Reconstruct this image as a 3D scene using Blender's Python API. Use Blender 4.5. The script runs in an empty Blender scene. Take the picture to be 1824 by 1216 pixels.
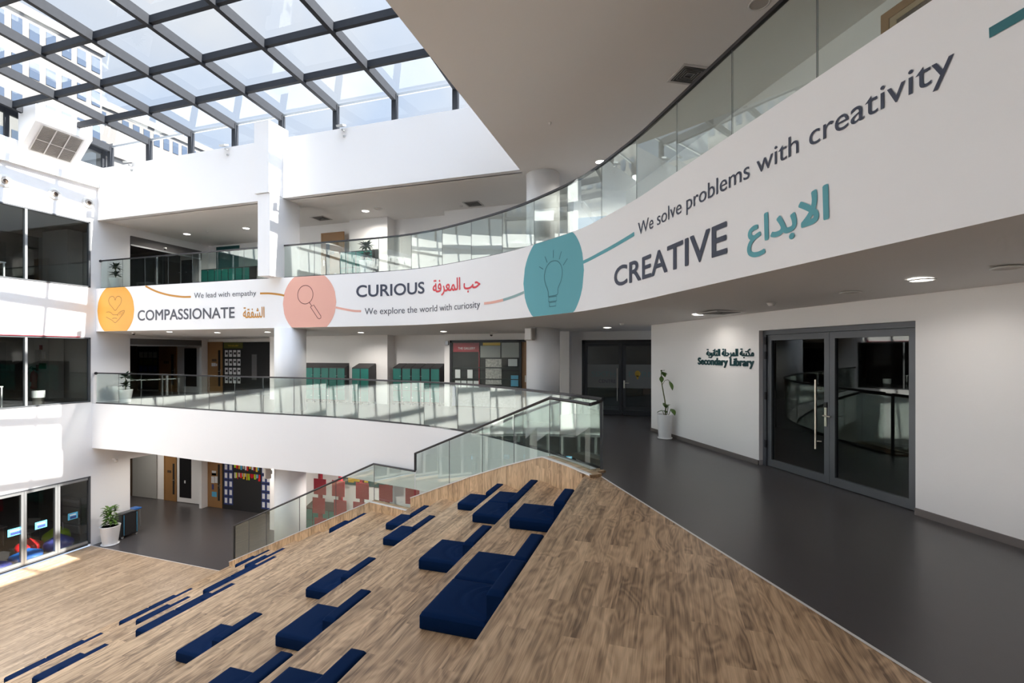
import bpy, bmesh, math, random
from mathutils import Vector, Matrix, geometry
random.seed(7)
SC = bpy.context.scene
COL = SC.collection
PI = math.pi
R3 = math.sqrt(3)/2

# ------------------------------------------------------------------ camera, sky, sun, exposure
TH = math.atan((1185-912)/861.0)
cam_d = bpy.data.cameras.new('camera')
cam_d.sensor_width = 36.0
cam_d.lens = 861.0/1824*36.0
cam_d.shift_y = 21.0/1824
cam_d.clip_start = 0.05
cam_d.clip_end = 500
cam = bpy.data.objects.new('camera', cam_d)
COL.objects.link(cam)
cam.location = (0, 0, 1.95)
cam.rotation_euler = (PI/2, 0, TH)
SC.camera = cam

SUN_DIR = Vector((1.0, 0.07, 0.985)).normalized()      # towards the sun
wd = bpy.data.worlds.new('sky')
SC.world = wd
wd.use_nodes = True
nt = wd.node_tree
nt.nodes.clear()
n_out = nt.nodes.new('ShaderNodeOutputWorld')
n_bg = nt.nodes.new('ShaderNodeBackground')
n_tc = nt.nodes.new('ShaderNodeTexCoord')
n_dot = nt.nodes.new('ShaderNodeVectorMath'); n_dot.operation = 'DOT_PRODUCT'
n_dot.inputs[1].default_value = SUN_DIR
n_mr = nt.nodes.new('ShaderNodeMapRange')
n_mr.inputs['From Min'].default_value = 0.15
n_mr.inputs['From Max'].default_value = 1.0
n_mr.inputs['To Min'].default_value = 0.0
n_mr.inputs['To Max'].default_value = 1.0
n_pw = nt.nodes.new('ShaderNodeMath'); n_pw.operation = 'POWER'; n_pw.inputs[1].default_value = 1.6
n_ns = nt.nodes.new('ShaderNodeTexNoise')
n_ns.inputs['Scale'].default_value = 2.2
n_ns.inputs['Detail'].default_value = 5.0
n_cr = nt.nodes.new('ShaderNodeValToRGB')
n_cr.color_ramp.elements[0].position = 0.42
n_cr.color_ramp.elements[1].position = 0.66
n_mixc = nt.nodes.new('ShaderNodeMix'); n_mixc.data_type = 'RGBA'
n_mixc.inputs['A'].default_value = (0.66, 0.79, 1.0, 1)
n_mixc.inputs['B'].default_value = (0.95, 0.97, 1.0, 1)
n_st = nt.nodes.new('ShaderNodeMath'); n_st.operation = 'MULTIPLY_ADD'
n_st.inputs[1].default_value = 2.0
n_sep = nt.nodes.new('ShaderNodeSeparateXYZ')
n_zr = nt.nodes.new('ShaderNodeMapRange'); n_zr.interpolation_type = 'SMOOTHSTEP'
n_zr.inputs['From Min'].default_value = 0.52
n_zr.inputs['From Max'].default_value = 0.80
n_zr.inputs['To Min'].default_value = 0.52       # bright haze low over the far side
n_zr.inputs['To Max'].default_value = 1.0        # overhead sky above the view, brightened as added fill
L = nt.links.new
L(n_tc.outputs['Generated'], n_sep.inputs[0])
L(n_sep.outputs['Z'], n_zr.inputs['Value'])
n_yr = nt.nodes.new('ShaderNodeMapRange'); n_yr.interpolation_type = 'SMOOTHSTEP'   # added fill glow in the unseen sky behind the viewer
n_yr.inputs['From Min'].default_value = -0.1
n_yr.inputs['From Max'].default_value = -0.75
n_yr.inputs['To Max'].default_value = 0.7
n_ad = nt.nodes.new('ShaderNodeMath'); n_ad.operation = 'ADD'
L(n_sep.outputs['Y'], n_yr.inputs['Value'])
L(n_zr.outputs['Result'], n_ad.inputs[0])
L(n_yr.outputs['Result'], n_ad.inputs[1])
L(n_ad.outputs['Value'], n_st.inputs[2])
L(n_tc.outputs['Generated'], n_dot.inputs[0])
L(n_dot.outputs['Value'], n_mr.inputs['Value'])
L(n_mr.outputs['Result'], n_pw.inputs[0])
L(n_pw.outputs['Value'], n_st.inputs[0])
L(n_tc.outputs['Generated'], n_ns.inputs['Vector'])
L(n_ns.outputs['Fac'], n_cr.inputs['Fac'])
L(n_cr.outputs['Color'], n_mixc.inputs['Factor'])
L(n_mixc.outputs['Result'], n_bg.inputs['Color'])
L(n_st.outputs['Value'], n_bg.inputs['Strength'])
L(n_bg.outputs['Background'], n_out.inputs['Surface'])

sun_d = bpy.data.lights.new('sun', 'SUN')
sun_d.energy = 12.0
sun_d.angle = math.radians(0.53)
sun_d.color = (1.0, 0.93, 0.84)
sun = bpy.data.objects.new('sun', sun_d)
COL.objects.link(sun)
sun.location = (20, 0, 25)
sun.rotation_euler = (-SUN_DIR).to_track_quat('-Z', 'Y').to_euler()

SC.view_settings.view_transform = 'Standard'
SC.view_settings.look = 'None'
SC.view_settings.exposure = 0.92
SC.view_settings.gamma = 1.0
SC.view_settings.use_curve_mapping = False
SC.cycles.use_denoising = True
SC.cycles.max_bounces = 12
SC.cycles.diffuse_bounces = 8
SC.cycles.glossy_bounces = 4
SC.cycles.transparent_max_bounces = 16
SC.cycles.sample_clamp_indirect = 6.0
SC.cycles.caustics_reflective = False
SC.cycles.caustics_refractive = False

# ------------------------------------------------------------------ materials
def srgb(r, g, b):
    f = lambda c: (c/255/12.92) if c/255 <= 0.04045 else ((c/255+0.055)/1.055)**2.4
    return (f(r), f(g), f(b), 1.0)

def mat(name, col, rough=0.6, metal=0.0, bump=0.0, bscale=60.0, var=0.0, vscale=3.0, spec=0.5):
    m = bpy.data.materials.new(name); m.use_nodes = True
    t = m.node_tree; b = t.nodes['Principled BSDF']
    b.inputs['Base Color'].default_value = col
    b.inputs['Roughness'].default_value = rough
    b.inputs['Metallic'].default_value = metal
    b.inputs['Specular IOR Level'].default_value = spec
    tc = t.nodes.new('ShaderNodeTexCoord')
    if var > 0:
        n = t.nodes.new('ShaderNodeTexNoise'); n.inputs['Scale'].default_value = vscale; n.inputs['Detail'].default_value = 4
        mx = t.nodes.new('ShaderNodeMix'); mx.data_type = 'RGBA'
        mx.inputs['A'].default_value = tuple(c*(1-var) for c in col[:3])+(1,)
        mx.inputs['B'].default_value = tuple(min(1, c*(1+var)) for c in col[:3])+(1,)
        t.links.new(tc.outputs['Object'], n.inputs['Vector'])
        t.links.new(n.outputs['Fac'], mx.inputs['Factor'])
        t.links.new(mx.outputs['Result'], b.inputs['Base Color'])
    if bump > 0:
        n2 = t.nodes.new('ShaderNodeTexNoise'); n2.inputs['Scale'].default_value = bscale; n2.inputs['Detail'].default_value = 3
        bp = t.nodes.new('ShaderNodeBump'); bp.inputs['Strength'].default_value = bump; bp.inputs['Distance'].default_value = 0.01
        t.links.new(tc.outputs['Object'], n2.inputs['Vector'])
        t.links.new(n2.outputs['Fac'], bp.inputs['Height'])
        t.links.new(bp.outputs['Normal'], b.inputs['Normal'])
    return m

def glass_mat(name, tint, f0=0.06, rough=0.0, gcol=(0.95, 1.0, 0.98, 1)):
    """thin pane: clear with a Schlick mirror reflection, the same from both sides"""
    m = bpy.data.materials.new(name); m.use_nodes = True
    t = m.node_tree; t.nodes.clear()
    o = t.nodes.new('ShaderNodeOutputMaterial')
    tr = t.nodes.new('ShaderNodeBsdfTransparent'); tr.inputs['Color'].default_value = tint
    gl = t.nodes.new('ShaderNodeBsdfGlossy'); gl.inputs['Roughness'].default_value = rough
    gl.inputs['Color'].default_value = gcol
    lw = t.nodes.new('ShaderNodeLayerWeight'); lw.inputs['Blend'].default_value = 0.5
    pw = t.nodes.new('ShaderNodeMath'); pw.operation = 'POWER'; pw.inputs[1].default_value = 5.0
    mu = t.nodes.new('ShaderNodeMath'); mu.operation = 'MULTIPLY_ADD'; mu.inputs[1].default_value = 1-f0; mu.inputs[2].default_value = f0; mu.use_clamp = True
    mx = t.nodes.new('ShaderNodeMixShader')
    t.links.new(lw.outputs['Facing'], pw.inputs[0])
    t.links.new(pw.outputs['Value'], mu.inputs[0])
    t.links.new(mu.outputs['Value'], mx.inputs['Fac'])
    t.links.new(tr.outputs['BSDF'], mx.inputs[1])
    t.links.new(gl.outputs['BSDF'], mx.inputs[2])
    t.links.new(mx.outputs['Shader'], o.inputs['Surface'])
    return m

def emit_mat(name, col, s):
    m = bpy.data.materials.new(name); m.use_nodes = True
    t = m.node_tree; t.nodes.clear()
    o = t.nodes.new('ShaderNodeOutputMaterial'); e = t.nodes.new('ShaderNodeEmission')
    e.inputs['Color'].default_value = col; e.inputs['Strength'].default_value = s
    t.links.new(e.outputs['Emission'], o.inputs['Surface'])
    return m

def wood_mat(name, ua, va, light, mid, dark, pw=0.18, pl=1.25, rough=0.42, contrast=1.0):
    """planks: length runs along ua, width along va (both vectors in object space)"""
    m = bpy.data.materials.new(name); m.use_nodes = True
    t = m.node_tree; b = t.nodes['Principled BSDF']
    N = t.nodes.new; K = t.links.new
    tc = N('ShaderNodeTexCoord')
    def dot(v):
        d = N('ShaderNodeVectorMath'); d.operation = 'DOT_PRODUCT'; d.inputs[1].default_value = v
        K(tc.outputs['Object'], d.inputs[0]); return d.outputs['Value']
    u, v = dot(ua), dot(va)
    cb = N('ShaderNodeCombineXYZ'); K(u, cb.inputs['X']); K(v, cb.inputs['Y'])
    br = N('ShaderNodeTexBrick')
    br.offset = 0.37; br.offset_frequency = 2
    br.inputs['Color1'].default_value = (0, 0, 0, 1); br.inputs['Color2'].default_value = (1, 1, 1, 1)
    br.inputs['Mortar'].default_value = (0.5, 0.5, 0.5, 1)
    br.inputs['Scale'].default_value = 1.0
    br.inputs['Mortar Size'].default_value = 0.0
    br.inputs['Brick Width'].default_value = pl
    br.inputs['Row Height'].default_value = pw
    K(cb.outputs['Vector'], br.inputs['Vector'])
    rnd = N('ShaderNodeSeparateColor'); K(br.outputs['Color'], rnd.inputs['Color'])
    w = N('ShaderNodeMath'); w.operation = 'MULTIPLY'; w.inputs[1].default_value = 37.0
    K(rnd.outputs['Red'], w.inputs[0])
    def noise(su, sv, det, dist):
        mp = N('ShaderNodeMapping'); mp.inputs['Scale'].default_value = (su, sv, 1)
        K(cb.outputs['Vector'], mp.inputs['Vector'])
        n = N('ShaderNodeTexNoise'); n.noise_dimensions = '4D'
        n.inputs['Scale'].default_value = 1.0; n.inputs['Detail'].default_value = det
        n.inputs['Distortion'].default_value = dist
        K(mp.outputs['Vector'], n.inputs['Vector']); K(w.outputs['Value'], n.inputs['W'])
        return n.outputs['Fac']
    g1 = noise(1.1, 13.0, 6.0, 1.2)          # broad figure
    g2 = noise(2.4, 120.0, 5.0, 0.6)          # fine pores
    # cathedral rings: sine of a warped field
    r0 = noise(1.3, 4.2, 1.5, 0.6)
    rm = N('ShaderNodeMath'); rm.operation = 'MULTIPLY'; rm.inputs[1].default_value = 62.0; K(r0, rm.inputs[0])
    rs = N('ShaderNodeMath'); rs.operation = 'SINE'; K(rm.outputs['Value'], rs.inputs[0])
    def madd(a, k, c):
        q = N('ShaderNodeMath'); q.operation = 'MULTIPLY_ADD'; q.inputs[1].default_value = k
        K(a, q.inputs[0])
        if isinstance(c, float): q.inputs[2].default_value = c
        else: K(c, q.inputs[2])
        return q.outputs['Value']
    f = madd(g1, 1.25*contrast, -0.18*contrast)
    f = madd(g2, 0.70*contrast, f)
    f = madd(rs.outputs['Value'], 0.085*contrast, f)
    f = madd(rnd.outputs['Red'], 0.22*contrast, f)
    off = N('ShaderNodeMath'); off.operation = 'SUBTRACT'; off.inputs[1].default_value = 0.48; K(f, off.inputs[0])
    cr = N('ShaderNodeValToRGB')
    e = cr.color_ramp.elements
    e[0].position = 0.12; e[0].color = dark
    e[1].position = 0.86; e[1].color = light
    x = e.new(0.48); x.color = mid
    K(off.outputs['Value'], cr.inputs['Fac'])
    K(cr.outputs['Color'], b.inputs['Base Color'])
    b.inputs['Roughness'].default_value = rough
    bp = N('ShaderNodeBump'); bp.inputs['Strength'].default_value = 0.08; bp.inputs['Distance'].default_value = 0.004
    K(g2, bp.inputs['Height']); K(bp.outputs['Normal'], b.inputs['Normal'])
    return m

M = {}
M['white'] = mat('white_paint', (0.87, 0.87, 0.87, 1), 0.55, bump=0.03, bscale=90)
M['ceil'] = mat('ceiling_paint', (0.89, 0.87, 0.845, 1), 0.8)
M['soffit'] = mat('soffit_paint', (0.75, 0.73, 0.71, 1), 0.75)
M['wallr'] = mat('wall_paint_warm', (0.89, 0.875, 0.86, 1), 0.6, bump=0.03, bscale=90)
M['vinyl'] = mat('grey_vinyl', (0.066, 0.060, 0.061, 1), 0.30, var=0.07, vscale=6, bump=0.02, bscale=200)
M['skirt'] = mat('skirting_vinyl', (0.16, 0.14, 0.13, 1), 0.4)
WL, WM_, WD = (0.76, 0.53, 0.32, 1), (0.50, 0.325, 0.185, 1), (0.17, 0.098, 0.05, 1)
M['wood'] = wood_mat('wood_planks', (0, 1, 0), (1, 0, 0), WL, WM_, WD)
M['wood_g'] = wood_mat('wood_planks_ground', (0, 1, 0), (1, 0, 0), (0.62, 0.45, 0.30, 1), (0.43, 0.30, 0.19, 1), (0.22, 0.145, 0.09, 1), pw=0.12, pl=1.3)
M['wood_v'] = wood_mat('wood_cladding', (0, 0, 1), (0.75, -0.66, 0), (0.80, 0.57, 0.34, 1), (0.60, 0.40, 0.225, 1), (0.32, 0.20, 0.105, 1), pw=0.11, pl=3.0)
M['door'] = wood_mat('oak_door', (0, 0, 1), (1, 0.3, 0), (0.50, 0.29, 0.125, 1), (0.42, 0.235, 0.095, 1), (0.32, 0.17, 0.065, 1), pw=0.9, pl=4.0, contrast=0.6)
M['navy'] = mat('navy_fabric', (0.0015, 0.0165, 0.066, 1), 0.8, bump=0.2, bscale=260, spec=0.08)
M['glass'] = glass_mat('balustrade_glass', (0.90, 0.945, 0.925, 1), 0.075)
M['glass_clear'] = glass_mat('clear_glass', (0.93, 0.95, 0.94, 1), 0.03)
M['glass_roof'] = glass_mat('skylight_glass', (0.90, 0.92, 0.94, 1), 0.03)
M['glass_dark'] = glass_mat('window_glass', (0.62, 0.66, 0.66, 1), 0.07)
M['glass_door'] = glass_mat('door_glass', (0.42, 0.44, 0.44, 1), 0.06)
M['rail'] = mat('dark_rail', (0.045, 0.045, 0.05, 1), 0.35, 0.6)
M['frame'] = mat('grey_frame', (0.11, 0.118, 0.128, 1), 0.42, 0.3)
M['frame_b'] = mat('black_frame', (0.012, 0.012, 0.014, 1), 0.4)
M['alu'] = mat('aluminium', (0.42, 0.44, 0.45, 1), 0.38, 0.7)
M['steel'] = mat('brushed_steel', (0.62, 0.58, 0.50, 1), 0.3, 1.0)
M['roof_steel'] = mat('roof_steel', (0.030, 0.033, 0.039, 1), 0.65, 0.0, var=0.12, vscale=9, spec=0.12)
M['trim'] = mat('white_trim', (0.75, 0.73, 0.70, 1), 0.4)
M['ink'] = mat('mural_navy', (0.042, 0.052, 0.085, 1), 0.6)
M['ink_l'] = mat('mural_grey', (0.075, 0.08, 0.10, 1), 0.6)
M['teal'] = mat('mural_teal', (0.105, 0.375, 0.425, 1), 0.6, var=0.04, vscale=1)
M['teal_d'] = mat('mural_dark_teal', (0.028, 0.16, 0.185, 1), 0.6)
M['amber'] = mat('mural_amber', (0.76, 0.37, 0.048, 1), 0.6, var=0.06, vscale=1)
M['amber_d'] = mat('mural_ochre', (0.54, 0.24, 0.03, 1), 0.6)
M['peach'] = mat('mural_peach', (0.80, 0.43, 0.345, 1), 0.6, var=0.03, vscale=1)
M['red'] = mat('mural_red', (0.72, 0.062, 0.078, 1), 0.6)
M['signteal'] = mat('sign_teal', (0.012, 0.075, 0.085, 1), 0.45)
M['pot'] = mat('white_pot', (0.80, 0.80, 0.80, 1), 0.35)
M['soil'] = mat('soil', (0.02, 0.014, 0.01, 1), 0.9, bump=0.5, bscale=40)
M['leaf'] = mat('leaf', (0.075, 0.15, 0.022, 1), 0.42, var=0.4, vscale=14)
M['leaf_d'] = mat('dark_leaf', (0.012, 0.033, 0.018, 1), 0.5, var=0.3, vscale=14)
M['stem'] = mat('stem', (0.10, 0.12, 0.035, 1), 0.6)
M['black'] = mat('black_plastic', (0.010, 0.010, 0.012, 1), 0.35)
M['blackm'] = mat('black_matte', (0.012, 0.012, 0.013, 1), 0.7)
M['lockb'] = mat('locker_body', (0.028, 0.026, 0.028, 1), 0.5)
M['lock'] = mat('locker_green', (0.010, 0.155, 0.128, 1), 0.4, var=0.12, vscale=2)
M['lamp'] = emit_mat('lamp_disc', (1.0, 0.97, 0.92, 1), 9.0)
M['plastic'] = mat('white_plastic', (0.74, 0.73, 0.70, 1), 0.45)
M['beige'] = mat('beige_plastic', (0.50, 0.46, 0.42, 1), 0.5)
M['grille'] = mat('vent_grille', (0.20, 0.195, 0.185, 1), 0.6)
M['ventw'] = mat('vent_frame', (0.60, 0.58, 0.56, 1), 0.55)
M['shutter'] = mat('shutter', (0.11, 0.105, 0.105, 1), 0.5)
M['paper'] = mat('paper', (0.72, 0.73, 0.74, 1), 0.7)
M['bluef'] = mat('blue_poster', (0.035, 0.055, 0.20, 1), 0.6)
M['yellow'] = mat('yellow_paper', (0.72, 0.46, 0.03, 1), 0.6)
M['crimson'] = mat('crimson', (0.33, 0.012, 0.03, 1), 0.5)
M['maroon'] = mat('maroon', (0.16, 0.006, 0.022, 1), 0.5)
M['skyblue'] = mat('sky_blue', (0.10, 0.44, 0.68, 1), 0.5)
M['lime'] = mat('lime_fabric', (0.48, 0.68, 0.02, 1), 0.45, bump=0.3, bscale=12)
M['bred'] = mat('red_fabric', (0.70, 0.015, 0.02, 1), 0.45, bump=0.3, bscale=12)
M['bblue'] = mat('blue_fabric', (0.015, 0.17, 0.62, 1), 0.45, bump=0.3, bscale=12)
M['indigo'] = mat('indigo_fabric', (0.055, 0.065, 0.30, 1), 0.4, bump=0.3, bscale=12)
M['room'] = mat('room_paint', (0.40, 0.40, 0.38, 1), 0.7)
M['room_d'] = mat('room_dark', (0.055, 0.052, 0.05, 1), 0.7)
M['brown'] = mat('brown_panel', (0.085, 0.055, 0.035, 1), 0.6)
M['olive'] = mat('olive', (0.10, 0.10, 0.012, 1), 0.6)
M['green'] = mat('exit_green', (0.008, 0.13, 0.05, 1), 0.5)
M['fire'] = mat('fire_red', (0.34, 0.012, 0.018, 1), 0.35)
M['facade'] = mat('facade_cream', (0.15, 0.143, 0.135, 1), 0.7)
M['facwin'] = mat('facade_glass', (0.04, 0.058, 0.09, 1), 0.25)
M['pattern'] = mat('patterned_panel', (0.16, 0.17, 0.18, 1), 0.5, var=0.9, vscale=22)
M['photo'] = mat('display_photo', (0.55, 0.50, 0.47, 1), 0.5, var=0.9, vscale=14)
M['tealwall'] = mat('teal_wall', (0.012, 0.085, 0.088, 1), 0.6)

# ------------------------------------------------------------------ mesh helpers
class MB:
    def __init__(s): s.v = []; s.f = []
    def add(s, vs, fs):
        o = len(s.v); s.v += [tuple(p) for p in vs]; s.f += [tuple(i+o for i in f) for f in fs]; return s
    def box(s, x0, x1, y0, y1, z0, z1):
        vs = [(x, y, z) for z in (z0, z1) for y in (y0, y1) for x in (x0, x1)]
        return s.add(vs, [(0,2,3,1),(4,5,7,6),(0,1,5,4),(2,6,7,3),(0,4,6,2),(1,3,7,5)])
    def obox(s, c, ax, ay, az):
        """box centred at c with half-axis vectors"""
        c, ax, ay, az = Vector(c), Vector(ax), Vector(ay), Vector(az)
        vs = [c+i*ax+j*ay+k*az for k in (-1,1) for j in (-1,1) for i in (-1,1)]
        return s.add(vs, [(0,2,3,1),(4,5,7,6),(0,1,5,4),(2,6,7,3),(0,4,6,2),(1,3,7,5)])
    def quad(s, a, b, c, d): return s.add([a,b,c,d], [(0,1,2,3)])
    def poly(s, pts, z, flip=False):
        """flat polygon, triangulated; z number or function(x, y)"""
        zf = z if callable(z) else (lambda x, y: z)
        tri = geometry.tessellate_polygon([[Vector((p[0], p[1], 0)) for p in pts]])
        vs = [(p[0], p[1], zf(p[0], p[1])) for p in pts]
        fs = []
        for t in tri:
            a, b, c = [Vector(pts[i][:2]).to_3d() for i in t]
            up = (b-a).cross(c-a).z > 0
            fs.append(tuple(t) if up != flip else tuple(reversed(t)))
        return s.add(vs, fs)
    def prism(s, pts, z0, z1):
        s.poly(pts, z1); s.poly(pts, z0, True)
        n = len(pts)
        vs = [(p[0], p[1], z) for z in (z0, z1) for p in pts]
        return s.add(vs, [(i, (i+1) % n, n+(i+1) % n, n+i) for i in range(n)])
    def strip(s, A, B):
        n = len(A)
        return s.add(list(A)+list(B), [(i, i+1, n+i+1, n+i) for i in range(n-1)])
    def tube(s, pts, r, n=8, cap=True):
        pts = [Vector(p) for p in pts]; k = len(pts)
        rr = r if isinstance(r, (list, tuple)) else [r]*k
        vs = []; prev = None
        for i, p in enumerate(pts):
            d = (pts[min(i+1, k-1)]-pts[max(i-1, 0)]).normalized()
            a = prev if prev is not None else (Vector((0,0,1)) if abs(d.z) < 0.9 else Vector((1,0,0)))
            e1 = (a - d*a.dot(d)).normalized(); e2 = d.cross(e1); prev = e1
            for j in range(n):
                q = 2*PI*j/n
                vs.append(p + (e1*math.cos(q)+e2*math.sin(q))*rr[i])
        fs = [(i*n+j, i*n+(j+1) % n, (i+1)*n+(j+1) % n, (i+1)*n+j) for i in range(k-1) for j in range(n)]
        if cap:
            fs.append(tuple(reversed(range(n)))); fs.append(tuple((k-1)*n+j for j in range(n)))
        return s.add(vs, fs)
    def lathe(s, prof, c=(0,0,0), n=32, cap=True):
        vs = [(c[0]+r*math.cos(2*PI*j/n), c[1]+r*math.sin(2*PI*j/n), c[2]+z) for r, z in prof for j in range(n)]
        k = len(prof)
        fs = [(i*n+j, i*n+(j+1) % n, (i+1)*n+(j+1) % n, (i+1)*n+j) for i in range(k-1) for j in range(n)]
        if cap:
            fs.append(tuple(reversed(range(n)))); fs.append(tuple((k-1)*n+j for j in range(n)))
        return s.add(vs, fs)
    def disc(s, c, r, n=24, up=-1):
        vs = [(c[0]+r*math.cos(2*PI*j/n), c[1]+r*math.sin(2*PI*j/n), c[2]) for j in range(n)]
        return s.add(vs, [tuple(range(n)) if up > 0 else tuple(reversed(range(n)))])

def obj(name, mb, m, parent=None, smooth=False, bevel=0.0, world=False, label=None, segs=2):
    me = bpy.data.meshes.new(name)
    vs = mb.v
    if world and parent is not None:
        l = parent.location; vs = [(p[0]-l.x, p[1]-l.y, p[2]-l.z) for p in vs]
    me.from_pydata(vs, [], mb.f); me.update()
    me.materials.append(m)
    if smooth:
        for p in me.polygons: p.use_smooth = True
    o = bpy.data.objects.new(name, me); COL.objects.link(o)
    if parent is not None: o.parent = parent
    if bevel > 0:
        b = o.modifiers.new('bevel', 'BEVEL'); b.width = bevel; b.segments = segs; b.limit_method = 'ANGLE'
    if label: o['label'] = label
    return o

def tag(o, label, cat, group=None, kind=None):
    o['label'] = label; o['category'] = cat
    if group: o['group'] = group
    if kind: o['kind'] = kind
    return o

def thing(name, label, cat, loc=(0,0,0), rz=0.0, group=None, kind=None):
    o = bpy.data.objects.new(name, None); COL.objects.link(o)
    o.location = loc; o.rotation_euler = (0, 0, rz)
    o.empty_display_size = 0.1
    return tag(o, label, cat, group, kind)

def struct(name, mb, m, label=None, parent=None, smooth=False):
    o = obj(name, mb, m, parent, smooth)
    if parent is None:
        tag(o, label or name.replace('_', ' '), 'building part', None, 'structure')
    return o

def copy_tree(o, parent=None):
    c = o.copy(); COL.objects.link(c)
    if parent is not None: c.parent = parent
    for ch in list(o.children): copy_tree(ch, c)
    return c

def catmull(pts, n=10):
    pts = [Vector((p[0], p[1])) for p in pts]
    P = [2*pts[0]-pts[1]] + pts + [2*pts[-1]-pts[-2]]
    out = []
    for i in range(1, len(P)-2):
        a, b, c, d = P[i-1:i+3]
        for k in range(n):
            t = k/n
            out.append(0.5*((2*b)+(c-a)*t+(2*a-5*b+4*c-d)*t*t+(3*b-a-3*c+d)*t**3))
    out.append(pts[-1])
    return out

class Curve2:
    def __init__(s, pts, n=12):
        s.p = catmull(pts, n)
        s.s = [0.0]
        for a, b in zip(s.p, s.p[1:]): s.s.append(s.s[-1]+(b-a).length)
        s.len = s.s[-1]
    def at(s, q):
        q = min(max(q, 0), s.len)
        lo, hi = 0, len(s.s)-2
        while lo < hi:
            m = (lo+hi+1)//2
            if s.s[m] <= q: lo = m
            else: hi = m-1
        a, b = s.p[lo], s.p[lo+1]; l = s.s[lo+1]-s.s[lo]
        return a+(b-a)*((q-s.s[lo])/l)
    def nrm(s, q):
        """unit normal on the atrium side (towards the camera): right of travel"""
        d = (s.at(q+0.15)-s.at(q-0.15)).normalized()
        return Vector((d.y, -d.x))
    def off(s, q, o):
        return s.at(q)+s.nrm(q)*o
    def sx(s, x):
        """arc length where the curve passes X = x"""
        for i in range(len(s.p)-1):
            a, b = s.p[i].x, s.p[i+1].x
            if a <= x <= b: return s.s[i]+(s.s[i+1]-s.s[i])*((x-a)/(b-a) if b > a else 0)
        return s.len

def lib(t, c, z=0.0):
    """point on the slanted (library) grid: t along the wall, c across"""
    return Vector((c*R3+0.5*t, c*0.5-R3*t, z))

BAND = Curve2([(-21.7,13.15),(-17,13.15),(-13,13.15),(-10,13.16),(-8.6,13.16),(-7.6,13.08),(-6.5,12.82),(-5.45,12.38),(-4.4,11.87),(-3.32,11.22),(-1.82,10.0),(-1.1,9.13),(-.45,8.2),(0.0,7.42),(.55,6.45),(1.02,5.64),(1.6,4.63),(2.2,3.59),(3.98,.5),(7.16,-5),(9.47,-9)])
SLAB = Curve2([(-21.7,13.03),(-18.6,12.95),(-15.7,12.66),(-13.4,12.46),(-11.3,12.38),(-9.4,12.28),(-7.6,11.93),(-5.95,11.55),(-4.6,10.97),(-3.4,10.2),(-2.1,9.15),(-1.36,8.5),(-1.0,8.12)])
L0, L1, L2, CE = -5.53, 0.0, 4.49, 7.18

# ------------------------------------------------------------------ the setting: floors
EDGE_X = [-1.228-1.013*i for i in range(6)] + [-7.84-0.987*k for k in range(7)]
TREAD_Z = [-0.41*i for i in range(7)] + [-2.46-0.4386*k for k in range(1, 8)]
YB = -9.0
# far end of the treads (inner face of the timber kerb) as a function of X
KERB_IN = [(-15.0,12.62),(-13.78,12.50),(-7.84,11.82),(-6.97,11.72),(-6.28,11.38),(-5.5,11.12),(-4.4,10.66),(-3.3,9.92),(-2.3,9.02),(-1.76,8.50),(-1.228,7.82),(-1.0,7.6)]
def kin(x):
    for (a, ya), (b, yb) in zip(KERB_IN, KERB_IN[1:]):
        if a <= x <= b: return ya+(yb-ya)*(x-a)/(b-a)
    return KERB_IN[-1][1] if x > 0 else KERB_IN[0][1]

m = MB().poly([(-21.3,YB),(-13.76,YB),(-13.76,12.78),(-21.3,12.98)], L0)
struct('floor_ground', m, M['wood_g'], 'wooden plank floor at the foot of the stepped seating')
m = MB().poly([(-21.3,12.98),(-13.76,12.78),(-13.76,12.3),(-1,12.3),(0.5,19),(-30.5,19),(-30.5,12.98)], L0-0.002)
m.poly([(-30.5,YB),(-21.45,YB),(-21.45,12.98),(-30.5,12.98)], L0-0.002)
struct('floor_ground_vinyl', m, M['vinyl'], 'dark grey vinyl floor under the lower gallery')
m = MB().box(-21.2,-13.76,12.93,12.955,L0,L0+0.004)
struct('trim_1', MB().add([(-21.3,12.97,L0+.003),(-13.8,12.77,L0+.003),(-13.8,12.795,L0+.003),(-21.3,12.995,L0+.003)], [(0,1,2,3)]), M['trim'], 'thin metal strip between plank floor and grey vinyl on the lowest level')

sl = [(p.x, p.y) for p in SLAB.p]
far = [(-0.98,8.0)]
line = [(lib(t, 3.02).x, lib(t, 3.02).y) for t in (-7.55, 14.0)]
m = MB().poly(sl + [line[0], line[1], (lib(14,6.6).x, lib(14,6.6).y), (lib(-11.1,6.6).x, lib(-11.1,6.6).y), (1.5,15.6),(1.5,18.6),(-30.5,18.6),(-30.5,13.03)], L1)
struct('floor_first', m, M['vinyl'], 'dark grey vinyl floor of the middle gallery and library corridor')
m = MB().poly([(-1.228,YB),(lib(14,3.02).x,lib(14,3.02).y),(-0.98,7.75),(-1.228,7.82)], L1)
struct('floor_landing', m, M['wood'], 'brown plank floor at the top of the stepped seating')
a, b = lib(-7.3, 3.02), lib(13.9, 3.02)
n = Vector((R3, 0.5, 0))
struct('trim_2', MB().add([a-n*.012+Vector((0,0,.004)), b-n*.012+Vector((0,0,.004)), b+n*.016+Vector((0,0,.004)), a+n*.016+Vector((0,0,.004))], [(0,1,2,3)]), M['trim'], 'thin white strip between brown planks and grey vinyl')

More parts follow.
